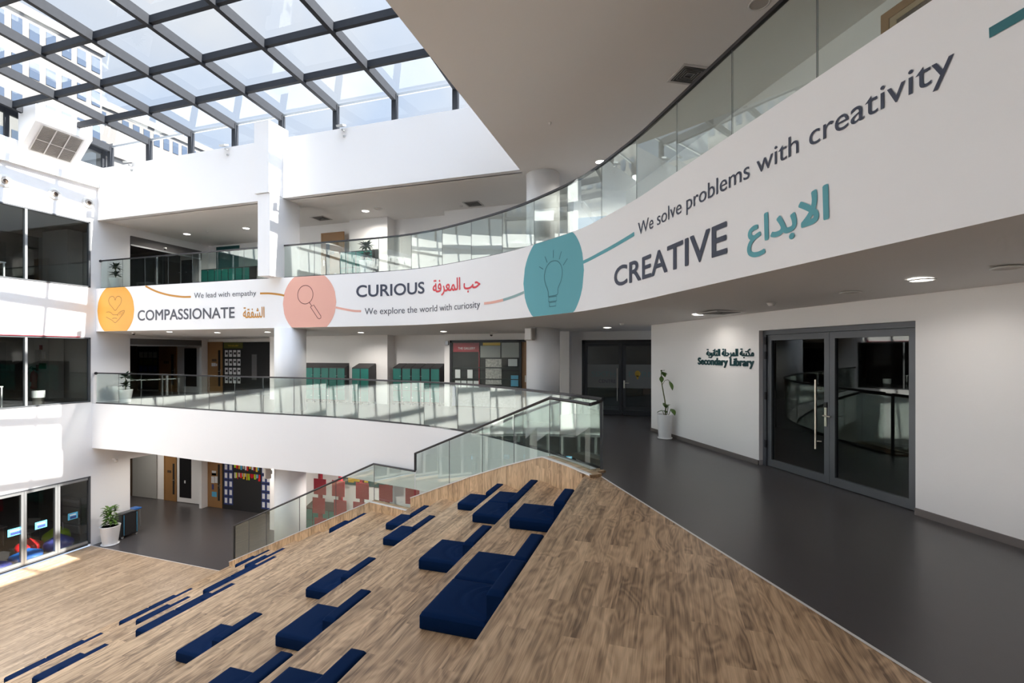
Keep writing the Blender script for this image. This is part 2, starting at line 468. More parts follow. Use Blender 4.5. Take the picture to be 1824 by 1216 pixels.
m = MB()
for i in range(13):
    x0, x1 = EDGE_X[i], (EDGE_X[i+1] if i < 12 else None)
    z0, z1 = TREAD_Z[i], TREAD_Z[i+1]
    m.quad((x0,YB+.01,z0),(x0,YB+.01,z1),(x0,kin(x0),z1),(x0,kin(x0),z0))         # riser
    if x1 is not None:
        xs = [x0+(x1-x0)*k/4 for k in range(5)]
        for p, q in zip(xs, xs[1:]):
            m.quad((p,YB+.01,z1),(p,kin(p),z1),(q,kin(q),z1),(q,YB+.01,z1))
seat = thing('stepped_seating', 'x', 'x', (-6.3, 5, -2.05))
obj('treads', m, M['wood'], seat, world=True)
tag(seat, 'wide brown plank seating steps filling the atrium floor below the landing', 'seating steps')

# ------------------------------------------------------------------ middle gallery slab (white edge, soffit)
top = [(p.x, p.y, L1+0.0) for p in SLAB.p]; bot = [(p.x, p.y, -1.74) for p in SLAB.p]
m = MB().strip(bot, top)
struct('wall_gallery_edge', m, M['white'], 'plain white curved edge of the middle gallery')
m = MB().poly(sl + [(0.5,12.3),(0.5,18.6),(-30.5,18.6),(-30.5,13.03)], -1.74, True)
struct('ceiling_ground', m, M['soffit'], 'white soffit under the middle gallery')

# ------------------------------------------------------------------ upper gallery: curved white band, soffit, floor
NB = 150
qs = [BAND.len*i/NB for i in range(NB+1)]
m = MB().strip([(BAND.at(q).x, BAND.at(q).y, 2.805) for q in qs], [(BAND.at(q).x, BAND.at(q).y, L2) for q in qs])
band = struct('wall_band', m, M['white'], 'curved white band of the upper gallery with printed words and discs', smooth=True)
inner = [BAND.off(q, -2.2) for q in qs]; outer2 = [BAND.off(q, -9.0) for q in qs]
for P in (inner, outer2):
    for i in range(1, len(P)):
        if P[i].x < P[i-1].x+0.002 and P[i].y > 9: P[i].x = P[i-1].x+0.002
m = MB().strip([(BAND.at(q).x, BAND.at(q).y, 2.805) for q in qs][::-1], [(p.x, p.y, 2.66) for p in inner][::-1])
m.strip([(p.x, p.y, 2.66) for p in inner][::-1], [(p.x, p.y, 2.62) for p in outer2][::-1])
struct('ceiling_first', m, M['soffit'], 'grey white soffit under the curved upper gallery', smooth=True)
bp = [(BAND.at(q).x, BAND.at(q).y) for q in qs]
m = MB().poly(bp + [(lib(14,7.3).x, lib(14,7.3).y), (lib(-13,7.3).x, lib(-13,7.3).y), (0.5,18.6),(-30.5,18.6),(-30.5,13.15)], L2)
struct('floor_second', m, M['vinyl'], 'grey floor of the upper gallery')

# ------------------------------------------------------------------ ceiling over the upper gallery, beam, roof opening
XO = -3.95
m = MB()
m.box(XO, 14, YB, 13.4, CE, CE+0.12)
m.box(-30.5, 14, 13.4, 18.6, CE, CE+0.12)
struct('ceiling_second', m, M['ceil'], 'flat grey ceiling over the upper gallery')
m = MB().box(XO, XO+0.15, YB, 13.4, CE+0.1, 10.6)
m.box(XO, 14, YB, 18.6, 10.5, 10.6)
struct('wall_roof_edge', m, M['white'], 'white upstand along the right edge of the skylight')
m = MB().box(-21.3, -12.9, 13.2, 13.45, CE, 9.2)
m.box(-12.35, XO, 13.2, 13.45, CE, 9.2)
struct('wall_back_beam', m, M['white'], 'deep white beam below the skylight at the far side of the atrium')
m = MB().box(-12.9, -12.3, 12.6, 13.45, CE+.02, 9.55)
struct('column_head', m, M['white'], 'white pier head projecting from the deep white beam')
m = MB().box(-12.80, -12.3, 12.65, 14.0, L2, CE)
struct('column_pier', m, M['white'], 'flat white pier standing behind the upper glass balustrade')

def round_column(x, y, r, z0, z1, label):
    m = MB().lathe([(r, 0), (r, z1-z0)], (x, y, z0), 48)
    struct('column', m, M['white'], label, smooth=False)
    o = bpy.data.objects[-1] if False else None
for (x, y, r, z0, z1, lb) in ((-12.25,13.5,.50,L1,2.80,'round white column on the middle gallery in front of the teal lockers'),
                              (-12.25,13.5,.50,L0,-1.74,'round white column on the ground floor behind the lower glass balustrade'),
                              (-3.42,13.8,.49,L1,2.72,'round white column beside the gallery door, wall speaker on its face'),
                              (-3.42,13.8,.49,L2,CE,'round white column rising behind the upper glass to the grey ceiling')):
    m = MB().lathe([(r, 0), (r, z1-z0)], (x, y, z0), 64)
    o = obj('column', m, M['white'])
    for p in o.data.polygons: p.use_smooth = len(p.vertices) == 4
    tag(o, lb, 'column', None, 'structure')

# ------------------------------------------------------------------ left wall with three storeys of windows
XW = -21.3
m = MB()
for z0, z1 in ((-2.82, 0.06), (2.56, 4.5), (7.05, 9.3)): m.box(XW-.15, XW, YB, 12.96, z0, z1)
m.box(XW-.15, XW, 12.96, 14.42, L0, CE)
m.box(XW-.15, XW, 12.96, 13.45, CE, 9.3)
m.box(XW-.15, XW, 17.68, 18.2, L0, CE)
for z0, z1 in ((-2.45, -1.70), (2.57, 2.80), (6.84, CE)): m.box(XW-.15, XW, 14.42, 17.68, z0, z1)
struct('wall_left', m, M['white'], 'sunlit white wall on the left of the atrium')
m = MB().box(XW-.02, XW+.14, YB, 13.2, 8.44, 8.72)
struct('trim_3', m, M['white'], 'white ledge along the top of the left wall')
m = MB().box(-30.5, XW, YB-.2, YB, L0, 12.5).box(-1.2, 14, YB-.2, YB, L0, 12.5)
m.box(XW, -1.2, YB-.2, YB, L0, 4.6).box(XW, -1.2, YB-.2, YB, 8.8, 12.5)  # upper openings added to admit fill light from behind the viewer
for k in range(9): m.box(XW+2.5*k-.06, XW+2.5*k+.06, YB-.2, YB, 4.6, 8.8)
struct('wall_rear', m, M['room'], 'unseen rear wall behind the viewer, openings added to let in fill light')
struct('window_4', MB().quad((XW,YB-.1,4.6),(-1.2,YB-.1,4.6),(-1.2,YB-.1,8.8),(XW,YB-.1,8.8)), M['glass_roof'], 'glazing of the added fill light openings behind the viewer')  # unseen pane across the added fill openings

# back walls (stepped line, all storeys) and the walls of the left hand corridor and rooms
def wall_line(name, pts, z0, z1, mt, label):
    m = MB()
    for a, b in zip(pts, pts[1:]):
        m.quad((a[0],a[1],z0),(b[0],b[1],z0),(b[0],b[1],z1),(a[0],a[1],z1))
    return struct(name, m, mt, label)
BW = [(-30.5,18.2),(-21.3,18.2),(-21.3,18.05),(-16,18.05),(-16,16.45),(-11.86,16.45),(-11.86,16.2),(-10.14,16.2),(-10.14,16.7),(-7.75,16.7),(-7.75,16.2),(-2.95,16.2),(-2.95,15.5)]
wall_line('wall_back', BW, L0, CE, M['wallr'], 'stepped grey white wall at the back of all three galleries')
m = MB().box(-2.95,-2.55,15.5,15.6,L1,2.7).box(-2.55,1.5,15.5,15.6,2.37,2.7)
struct('wall_corridor_end', m, M['wallr'], 'wall around the dark glazed doors at the end of the corridor')
m = MB().box(-3.36,-2.9,15.15,15.7,L1,2.68)
struct('column_square', m, M['wallr'], 'slim pale pier beside the corridor end wall')
wall_line('wall_corridor_left', [(-30.5,12.98),(-30.5,18.2)], L0, CE, M['room'], 'far end of the side corridor')
m = MB().box(-30.5, XW-.15, 14.36, 14.42, L0, CE)
struct('wall_room_side', m, M['room'], 'partition between window rooms and side corridor')
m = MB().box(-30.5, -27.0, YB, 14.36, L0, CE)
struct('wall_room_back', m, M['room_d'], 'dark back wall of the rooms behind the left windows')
m = MB()
for z in (L0+2.75, 2.62, CE): m.box(-27.0, XW-.15, YB, 14.36, z, z+.1)
struct('ceiling_rooms', m, M['room'], 'ceilings of the rooms behind the left windows')
m = MB()
for z in (L1, L2): m.box(-27.0, XW-.15, YB, 14.36, z-.1, z+.002)
struct('floor_rooms', m, M['vinyl'], 'grey floors of the rooms behind the left windows')

# ------------------------------------------------------------------ library wall, its skirting, upper right wall
def libbox(mb, t0, t1, c0, c1, z0, z1):
    P = [lib(t, c, z) for z in (z0, z1) for c in (c0, c1) for t in (t0, t1)]
    return mb.add(P, [(0,2,3,1),(4,5,7,6),(0,1,5,4),(2,6,7,3),(0,4,6,2),(1,3,7,5)])
m = MB()
libbox(m, -11.1, -7.31, 6.02, 6.34, L1, 2.70)
libbox(m, -4.66, 14, 6.02, 6.34, L1, 2.70)
libbox(m, -7.31, -4.66, 6.02, 6.34, 2.345, 2.70)
struct('wall_right', m, M['wallr'], 'pale wall with the glazed library doors on the right')
m = MB()
libbox(m, -11.11, -7.31, 6.005, 6.02, L1, 0.085)
libbox(m, -4.66, 14, 6.005, 6.02, L1, 0.085)
libbox(m, -7.325, -7.31, 6.005, 6.12, L1, 0.085)
libbox(m, -11.115, -11.1, 6.005, 6.34, L1, 0.085)
struct('baseboard_right', m, M['skirt'], 'grey skirting at the foot of the library wall')
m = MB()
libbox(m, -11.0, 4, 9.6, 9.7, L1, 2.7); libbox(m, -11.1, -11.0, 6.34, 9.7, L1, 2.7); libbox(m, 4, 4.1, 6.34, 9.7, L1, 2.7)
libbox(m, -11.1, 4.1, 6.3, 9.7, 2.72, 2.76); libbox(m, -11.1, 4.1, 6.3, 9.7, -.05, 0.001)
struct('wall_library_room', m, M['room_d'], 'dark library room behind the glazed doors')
m = MB(); libbox(m, -14.5, 14, 6.97, 7.2, L2, CE)
struct('wall_right_upper', m, M['wallr'], 'pale wall at the back of the upper gallery on the right')
m = MB().box(-0.2, 2.5, 18.2, 18.3, L0, CE)
m.box(-2.95, 2.5, 18.2, 18.3, L1, 2.7).box(2.4,2.5,14,18.3,L1,CE)
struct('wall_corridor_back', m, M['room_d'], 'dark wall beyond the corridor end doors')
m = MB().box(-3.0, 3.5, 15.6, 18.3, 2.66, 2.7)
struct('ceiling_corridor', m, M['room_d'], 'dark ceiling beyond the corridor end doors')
m = MB().box(-2.95, -1.0, 12.4, 16.2, L0, -1.74)
struct('wall_ground_right', m, M['wallr'], 'wall closing the ground floor on the right')

# ------------------------------------------------------------------ skylight
def zr(y): return 9.97+0.085*(13.5-y)
sky = thing('window_skylight', 'steel framed glass skylight over the whole atrium', 'skylight', (XW, 13.5, 9.2), kind='structure')
RX = [-21.1, -18.98, -16.83, -14.74, -12.66, -10.43, -8.21, -6.1, -4.02]
for x in RX:
    w, d = .065, .27
    y0, y1 = YB, 13.6
    vs = [(x+i*w, y, zr(y)+k) for i in (-1, 1) for y in (y0, y1) for k in (0, d)]
    m = MB().add(vs, [(0,1,3,2),(4,6,7,5),(0,4,5,1),(2,3,7,6),(0,2,6,4),(1,5,7,3)])
    obj('rafter', m, M['roof_steel'], sky, world=True)
ys = [13.5-1.487*k for k in range(1, 16)]
for y in ys:
    m = MB().box(-21.15, XO, y-.055, y+.055, zr(y)+.06, zr(y)+.25)
    obj('purlin', m, M['roof_steel'], sky, world=True)
m = MB().box(-21.15, XO, 13.53, 13.58, zr(13.5)+.16, zr(13.5)+.24)
obj('eaves_bar', m, M['alu'], sky, world=True)
for x in RX:
    m = MB().box(x-.085, x+.085, 13.48, 13.62, 9.15, zr(13.5)+.2)
    obj('mullion', m, M['roof_steel'], sky, world=True)
for k in range(len(RX)-1):
    x0, x1 = RX[k], RX[k+1]
    for j in range(len(ys)):
        y1 = 13.55 if j == 0 else ys[j-1]; y0 = ys[j]
        m = MB().quad((x0,y0,zr(y0)+.27),(x1,y0,zr(y0)+.27),(x1,y1,zr(y1)+.27),(x0,y1,zr(y1)+.27))
        if j < 5: obj('glass_pane', m, M['glass_roof'], sky, world=True)
        else:
            if j == 5: big = MB()
            big.add(m.v, m.f)
    obj('glass_pane', big, M['glass_roof'], sky, world=True)
    m = MB().quad((x0,13.56,9.2),(x1,13.56,9.2),(x1,13.56,zr(13.5)+.2),(x0,13.56,zr(13.5)+.2))
    obj('clerestory_pane', m, M['glass_roof'], sky, world=True)
# side glazing between left wall and skylight
m = MB()
for k in range(16):
    y = 13.45-1.487*k
    m.box(XW-.12, XW-.02, y-.06, y+.06, 9.3, zr(y)+.1)
obj('side_mullions', m, M['roof_steel'], sky, world=True)
m = MB().add([(XW-.12,YB,9.3),(XW-.12,13.5,9.3),(XW-.12,13.5,zr(13.5)+.1),(XW-.12,YB,zr(YB)+.1)], [(0,1,2,3)])
obj('side_pane', m, M['glass_dark'], sky, world=True)
vs = [(XW-.13+i*.1, y, zr(y)+k) for i in (0, 1) for y in (YB, 13.6) for k in (-.12, .1)]
obj('side_rail', MB().add(vs, [(0,1,3,2),(4,6,7,5),(0,4,5,1),(2,3,7,6),(0,2,6,4),(1,5,7,3)]), M['roof_steel'], sky, world=True)

# ------------------------------------------------------------------ left wall windows
def left_window(idx, z0, z1, ys, label, style):
    w = thing('window_%d' % idx, label, 'window', (XW, 12.96, z0), kind='structure')
    fr = M['frame'] if style == 'fix' else M['alu']
    m = MB().box(XW-.10, XW+.012, YB, 12.96, z0, z0+.05).box(XW-.10, XW+.012, YB, 12.96, z1-.05, z1)
    m.box(XW-.10, XW+.012, 12.96-.06, 12.96, z0, z1)
    obj('window_frame', m, M['frame'], w, world=True)
    edges = [12.90] + ys + [YB]
    for k, y in enumerate(ys):
        m = MB().box(XW-.09, XW+.02, y-.035, y+.035, z0+.05, z1-.05)
        if style == 'fold': m.box(XW-.09, XW+.02, y-.12, y-.045, z0+.05, z1-.05)
        obj('mullion', m, M['alu'], w, world=True)
    for a, b in zip(edges, edges[1:]):
        m = MB().quad((XW-.05,b,z0+.05),(XW-.05,a,z0+.05),(XW-.05,a,z1-.05),(XW-.05,b,z1-.05))
        obj('glass_pane', m, M['glass_dark'], w, world=True)
    if style == 'fold':
        for a, b in zip(edges, edges[1:]):
            m = MB().box(XW-.08, XW+.015, b+.04, a-.04, z0+.05, z0+.14).box(XW-.08, XW+.015, b+.04, a-.04, z1-.13, z1-.05)
            obj('sash_rail', m, M['alu'], w, world=True)
    return w
w1 = left_window(1, 4.5, 7.05, [10.97-1.95*k for k in range(10)], 'dark glazed upper window in the left wall', 'fix')
w2 = left_window(2, 0.06, 2.56, [10.97-1.95*k for k in range(10)], 'dark glazed middle window in the left wall', 'fix')
w3 = left_window(3, -5.44, -2.82, [11.93, 10.95]+[9.97-.98*k for k in range(19)], 'folding glass doors at the foot of the left wall', 'fold')
m = MB().box(XW+.0, XW+.035, YB, 12.6, 2.565, 2.59)
obj('red_flashing', m, M['crimson'], w2, world=True, label='thin red strip over the middle window')
m = MB().tube([(XW+.05,12.0,-4.55),(XW+.09,12.0,-4.55),(XW+.09,12.0,-4.3),(XW+.05,12.0,-4.3)], .013)
obj('pull_handle', m, M['black'], w3, world=True)
for i, (y0, y1) in enumerate(((10.50,10.88),(11.25,11.6),(12.24,12.56))):
    s = thing('notice_sticker', ['pale blue printed notice on the folding glass door nearest the left picture edge', 'pale blue printed notice on the middle folding glass door', 'pale blue printed notice on the folding glass door nearest the corner'][i], 'sticker', (XW+.003, (y0+y1)/2, -4.2), group='blue notices on the folding doors')
    obj('sheet', MB().box(XW-.048, XW-.045, y0, y1, -4.32, -4.07), M['skyblue'], s, world=True)
    obj('printed_panel', MB().box(XW-.045, XW-.043, y0+.07, y1-.05, -4.29, -4.20), M['bluef'], s, world=True)
    obj('heading', MB().box(XW-.045, XW-.043, y0+.06, y1-.06, -4.17, -4.13), M['paper'], s, world=True)

# ------------------------------------------------------------------ balustrades
def arc(q0, q1, step, curve):
    n = max(1, int(round((q1-q0)/step)))
    return [q0+(q1-q0)*i/n for i in range(n+1)]
def curved_balustrade(name, label, curve, q0, q1, z0, zt, step, inset, group):
    c = curve.off(q0, -inset)
    b = thing(name, label, 'balustrade', (c.x, c.y, z0), group=group)
    js = arc(q0, q1, step, curve)
    for a, e in zip(js, js[1:]):
        m = MB(); k = 1; j1, j2 = random.uniform(-.006,.006), random.uniform(-.006,.006)
        sub = [a+.006+(e-a-.012)*i/k for i in range(k+1)]
        A = [curve.off(q, -inset+j) for q, j in zip(sub, (j1, j2))]; B = [curve.off(q, -inset-.014+j) for q, j in zip(sub, (j1, j2))]
        lo, hi = z0-.0, zt-.02
        for i in range(k):
            a0, a1, b0, b1 = A[i], A[i+1], B[i], B[i+1]
            m.add([(p.x,p.y,z) for z in (lo,hi) for p in (a0,a1,b1,b0)], [(0,1,5,4),(2,3,7,6),(4,5,6,7)])
        m.add([(p.x,p.y,z) for z in (lo,hi) for p in (A[0],B[0],A[-1],B[-1])], [(0,4,5,1),(2,3,7,6)])
        obj('glass_panel', m, M['glass'], b, world=True)
    P = [curve.off(q0+(q1-q0)*i/60, -inset-.007) for i in range(61)]
    m = MB()
    for i in range(60):
        d = (P[i+1]-P[i]).normalized(); nn = Vector((d.y,-d.x))*.028
        p, q = P[i], P[i+1]
        m.add([(u.x+s*nn.x,u.y+s*nn.y,z) for z in (zt-.045,zt) for u in (p,q) for s in (-1,1)], [(0,1,3,2),(4,6,7,5),(0,4,5,1),(2,3,7,6),(0,2,6,4),(1,5,7,3)])
    obj('handrail', m, M['rail'], b, world=True)
    A = [curve.off(q0+(q1-q0)*i/60, -inset+.02) for i in range(61)]; B = [curve.off(q0+(q1-q0)*i/60, -inset-.03) for i in range(61)]
    m = MB().strip([(p.x,p.y,z0) for p in A], [(p.x,p.y,z0+.035) for p in A]).strip([(p.x,p.y,z0+.035) for p in A], [(p.x,p.y,z0+.035) for p in B])
    obj('base_channel', m, M['rail'], b, world=True)
    # dark joints between the panes
    for q in js[1:-1]:
        m = MB()
        a0, b0, a1, b1 = curve.off(q-.005,-inset), curve.off(q-.005,-inset-.014), curve.off(q+.005,-inset), curve.off(q+.005,-inset-.014)
        m.add([(p.x,p.y,z) for z in (z0,zt-.02) for p in (a0,a1,b1,b0)], [(0,1,5,4),(2,3,7,6)])
        obj('joint_seal', m, M['frame'], b, world=True)
    return b
qa, qb = BAND.sx(-21.18), BAND.sx(-12.82)
GB = 'glass balustrades of the galleries and steps'
bal = curved_balustrade('glass_balustrade', 'straight upper glass balustrade left of the flat pier, over COMPASSIONATE', BAND, qa, qb, L2, L2+1.12, 1.28, .10, GB)
o = MB().lathe([(.001,-.02),(.05,-.02),(.05,.02),(.001,.02)], (0,0,0), 16)
w = obj('wall_fixing', o, M['rail'], bal); w.location = (-.02, 0, 1.09); w.rotation_euler = (0, PI/2, 0)
qa, qb = BAND.sx(-12.28), BAND.sx(9.2)
curved_balustrade('glass_balustrade', 'long curved upper glass balustrade sweeping from the flat pier to the right picture edge', BAND, qa, qb, L2, L2+1.12, 1.2, .10, GB)
qa, qb = SLAB.sx(-21.16), SLAB.sx(-1.05)
bal = curved_balustrade('glass_balustrade', 'curved glass balustrade along the edge of the middle gallery', SLAB, qa, qb, L1, L1+1.20, 1.26, .06, GB)
o = MB().lathe([(.001,-.02),(.055,-.02),(.055,.02),(.001,.02)], (0,0,0), 16)
w = obj('wall_fixing', o, M['rail'], bal); w.location = (-.03, 0, 1.17); w.rotation_euler = (0, PI/2, 0)

# kerb, upper and lower stair balustrades
UP = [(-1.16,7.86),(-1.45,8.2),(-2.03,8.76),(-2.6,9.36),(-3.3,9.98),(-4.4,10.72),(-5.5,11.2),(-6.35,11.48)]
def prof(x, table):
    for (a, za), (b, zb) in zip(table, table[1:]):
        if a <= x <= b: return za+(zb-za)*(x-a)/(b-a)
    return table[0][1] if x < table[0][0] else table[-1][1]
KT_U = [(-6.36,-1.86),(-2.05,.045),(-1.0,.045)]
RT_U = [(-6.36,-.70),(-2.05,1.14),(-1.0,1.14)]
LOW = [(-6.36,11.50),(-7.9,11.90),(-13.72,12.56)]
KT_L = [(-13.8,-4.97),(-7.9,-2.22),(-6.3,-2.22)]
RT_L = [(-13.8,-3.82),(-7.9,-1.17),(-6.3,-1.17)]
kerb = seat
def kerb_run(pts, table, zb, name):
    m = MB(); cap = MB()
    dense = []
    for a, b in zip(pts, pts[1:]):
        for i in range(6): dense.append((a[0]+(b[0]-a[0])*i/6, a[1]+(b[1]-a[1])*i/6))
    dense.append(pts[-1])
    A, B = [], []
    for i, p in enumerate(dense):
        q0, q1 = Vector(dense[max(i-1,0)]), Vector(dense[min(i+1,len(dense)-1)])
        d = (q1-q0).normalized(); nn = Vector((d.y,-d.x))            # right of travel
        if nn.y > 0: nn = -nn
        A.append(Vector(p)+nn*.16); B.append(Vector(p)-nn*.06)
    zt = [prof(p[0], table) for p in dense]
    for i in range(len(dense)-1):
        a0, a1, b0, b1 = A[i], A[i+1], B[i], B[i+1]
        m.quad((a0.x,a0.y,zb),(a1.x,a1.y,zb),(a1.x,a1.y,zt[i+1]),(a0.x,a0.y,zt[i]))
        m.quad((b0.x,b0.y,zb),(b0.x,b0.y,zt[i]),(b1.x,b1.y,zt[i+1]),(b1.x,b1.y,zb))
        m.quad((a0.x,a0.y,zt[i]),(a1.x,a1.y,zt[i+1]),(b1.x,b1.y,zt[i+1]),(b0.x,b0.y,zt[i]))
        c0, c1 = a0+(a0-b0)*.06, a1+(a1-b1)*.06
        d0, d1 = a0+(b0-a0)*.18, a1+(b1-a1)*.18
        cap.add([(c0.x,c0.y,zt[i]-.012),(c1.x,c1.y,zt[i+1]-.012),(c1.x,c1.y,zt[i+1]+.012),(c0.x,c0.y,zt[i]+.012),(d0.x,d0.y,zt[i]+.012),(d1.x,d1.y,zt[i+1]+.012)], [(0,1,2,3),(3,2,5,4)])
    for i in (0, -1):
        m.quad((A[i].x,A[i].y,zb),(A[i].x,A[i].y,zt[i]),(B[i].x,B[i].y,zt[i]),(B[i].x,B[i].y,zb))
    obj(name, m, M['wood_v'], kerb, world=True)
    obj('capping', cap, M['trim'], kerb, world=True)
kerb_run([(-1.0,7.68)]+UP, KT_U, -2.3, 'kerb_cladding')
kerb_run(LOW, KT_L, L0, 'kerb_cladding')

def stair_balustrade(label, pts, ktab, rtab, cuts, posts):
    b = thing('glass_balustrade', label, 'balustrade', (pts[0][0], pts[0][1], prof(pts[0][0], ktab)), group=GB)
    def Y(x):
        for a, c in zip(pts, pts[1:]):
            if c[0] <= x <= a[0]: return a[1]+(c[1]-a[1])*(x-a[0])/(c[0]-a[0])
        return pts[-1][1]
    for x0, x1 in zip(cuts, cuts[1:]):
        m = MB(); k = 3
        for i in range(k):
            a, c = x0-.004+(x1-x0+.008)*i/k, x0-.004+(x1-x0+.008)*(i+1)/k
            m.add([(a,Y(a),prof(a,ktab)),(c,Y(c),prof(c,ktab)),(c,Y(c),prof(c,rtab)-.02),(a,Y(a),prof(a,rtab)-.02),
                   (a,Y(a)+.014,prof(a,ktab)),(c,Y(c)+.014,prof(c,ktab)),(c,Y(c)+.014,prof(c,rtab)-.02),(a,Y(a)+.014,prof(a,rtab)-.02)],
                  [(0,1,2,3),(5,4,7,6)])
        obj('glass_panel', m, M['glass'], b, world=True)
    xs = sorted(set([p[0] for p in pts]+[t[0] for t in rtab if pts[-1][0] <= t[0] <= pts[0][0]]), reverse=True)
    P = [Vector((x, Y(x)+.007, prof(x, rtab)-.022)) for x in xs]
    m = MB().tube(P, .028, 8)
    for (x, za, zb) in posts:
        m.box(x-.024, x+.024, Y(x)-.017, Y(x)+.031, za, zb)
    obj('handrail', m, M['rail'], b, world=True)
    for x in cuts[1:-1]:
        obj('joint_seal', MB().box(x-.005, x+.005, Y(x)-.001, Y(x)+.015, prof(x,ktab), prof(x,rtab)-.03), M['frame'], b, world=True)
    return b
bu = stair_balustrade('sloping glass balustrade of the upper seating steps, reaching the landing corner', UP, KT_U, RT_U, [-1.16,-2.05,-3.05,-4.05,-5.15,-6.33], [(-6.34,-1.17,-.70)])
m = MB()
for z0, z1 in ((.02, 1.12),):
    a, c = Vector((-1.16,7.86)), Vector((-1.0,8.1))
    m.add([(a.x,a.y,z0),(c.x,c.y,z0),(c.x,c.y,z1),(a.x,a.y,z1)], [(0,1,2,3)])
obj('end_panel', m, M['glass'], bu, world=True)
obj('end_rail', MB().tube([(-1.16,7.86,1.118),(-1.0,8.1,1.16)], .028), M['rail'], bu, world=True)
obj('end_post', MB().box(-1.03,-.985,8.06,8.11,.02,1.15), M['frame'], bu, world=True)
obj('end_sill', MB().add([(-1.26,7.66,.03),(-.93,8.02,.03),(-1.05,8.16,.03),(-1.38,7.80,.03),(-1.26,7.66,-.03),(-.93,8.02,-.03),(-1.05,8.16,-.03),(-1.38,7.80,-.03)], [(0,1,2,3),(0,4,5,1),(1,5,6,2)]), M['wood'], bu, world=True)
stair_balustrade('sloping glass balustrade of the lower seating steps, ending on the plank floor', LOW, KT_L, RT_L, [-6.38,-7.88,-9.3,-10.75,-12.2,-13.0,-13.70], [(-13.70,-4.95,-3.8)])

# ------------------------------------------------------------------ lettering and the printed band
BF = None
def text_mesh(body, off=0.0):
    """glyph outlines filled by winding number; returns 2D points and faces"""
    c = bpy.data.curves.new('lettering', 'FONT'); c.body = body; c.offset = off; c.resolution_u = 5; c.fill_mode = 'NONE'
    o = bpy.data.objects.new('lettering', c); COL.objects.link(o)
    dg = bpy.context.evaluated_depsgraph_get(); dg.update()
    me = bpy.data.meshes.new_from_object(o.evaluated_get(dg))
    V = [Vector((v.co.x, v.co.y)) for v in me.vertices]; E = [tuple(e.vertices) for e in me.edges]
    bpy.data.objects.remove(o); bpy.data.curves.remove(c); bpy.data.meshes.remove(me)
    ov, oe, of = geometry.delaunay_2d_cdt(V, E, [], 0, 1e-6)[:3]
    segs = [(V[p], V[q]) if q == p+1 else (V[max(p, q)], V[min(p, q)]) for p, q in E]
    keep = []
    for f in of:
        p = sum((ov[i] for i in f), Vector((0, 0)))/len(f); w = 0
        for u, v in segs:
            if (u.y <= p.y) != (v.y <= p.y) and u.x+(p.y-u.y)/(v.y-u.y)*(v.x-u.x) > p.x: w += 1 if v.y > u.y else -1
        if w: keep.append(tuple(f))
    return [(v.x, v.y) for v in ov], keep
CAP = max(v[1] for v in text_mesh('H')[0])
def fit(vs, s0, s1, z0, zc, arabic=False):
    """map glyph outlines to s in [s0, s1]; baseline z0 and cap line zc (numbers or (left, right) pairs)"""
    xs = [v[0] for v in vs]; a, b = min(xs), max(xs)
    if arabic: y0, y1 = min(v[1] for v in vs), max(v[1] for v in vs)
    else: y0, y1 = 0.0, CAP
    z0 = z0 if isinstance(z0, tuple) else (z0, z0); zc = zc if isinstance(zc, tuple) else (zc, zc)
    out = []
    for x, y in vs:
        f = (x-a)/(b-a); l, h = z0[0]+(z0[1]-z0[0])*f, zc[0]+(zc[1]-zc[0])*f
        out.append((s0+(s1-s0)*f, l+(h-l)*(y-y0)/(y1-y0)))
    return out
def bpt(s, z, o): p = BAND.off(s, o); return (p.x, p.y, z)
def band_text(body, s0, s1, z0, zc, m, off=0.0, arabic=False, name='lettering', label=None):
    vs, fs = text_mesh(body, min(0, off))
    vs = fit(vs, s0, s1, z0, zc, arabic)
    mb = MB()
    sh = [(0, 0)] if off <= 0 else [(off*math.cos(k*PI/4), off*math.sin(k*PI/4)) for k in range(8)]
    for i, (a, b) in enumerate(sh): mb.add([bpt(s+a, z+b, .007+.0002*i) for s, z in vs], fs)
    return obj(name, mb, m, band, label=label)
def ribbon_mb(mb, pts, w, o=.006, n=1):
    P = [Vector(p) for p in pts]
    Lp, Rp = [], []
    for i, p in enumerate(P):
        d = (P[min(i+1,len(P)-1)]-P[max(i-1,0)]).normalized(); nn = Vector((-d.y, d.x))*w/2
        Lp.append(p+nn); Rp.append(p-nn)
    return mb.strip([bpt(p.x,p.y,o) for p in Rp], [bpt(p.x,p.y,o) for p in Lp])
def smooth(pts, n=8): return [(p.x, p.y) for p in catmull(pts, n)]
def band_disc(c, zc, r, m, label):
    mb = MB(); n = 40; A, B = [], []
    for i in range(n+1):
        s = c-r+2*r*i/n; h = math.sqrt(max(0, r*r-(s-c)**2))
        A.append(bpt(s, max(2.807, zc-h), .004)); B.append(bpt(s, min(L2-.002, zc+h), .004))
    return obj('printed_disc', mb.strip(A, B), m, band, label=label)
dk = band_disc(1.49, 3.61, 1.01, M['amber'], 'amber disc with heart over open hand')
m = MB()
ribbon_mb(m, smooth([(1.479,3.99),(1.42,4.11),(1.30,4.15),(1.17,4.10),(1.125,3.98),(1.18,3.85),(1.33,3.72),(1.479,3.60),(1.63,3.72),(1.77,3.85),(1.82,3.98),(1.78,4.09),(1.66,4.14),(1.54,4.10),(1.479,3.99)]), .016, .008)
ribbon_mb(m, smooth([(.99,3.54),(1.12,3.56),(1.25,3.52),(1.36,3.44),(1.50,3.43),(1.60,3.43),(1.63,3.39)]), .016, .008)
ribbon_mb(m, smooth([(1.60,3.43),(1.72,3.53),(1.86,3.57),(1.98,3.58),(1.93,3.47),(1.80,3.36),(1.66,3.24),(1.48,3.13),(1.32,3.22),(1.15,3.29),(.98,3.36)]), .016, .008)
ribbon_mb(m, smooth([(1.32,3.29),(1.45,3.31),(1.58,3.29)]), .016, .008)
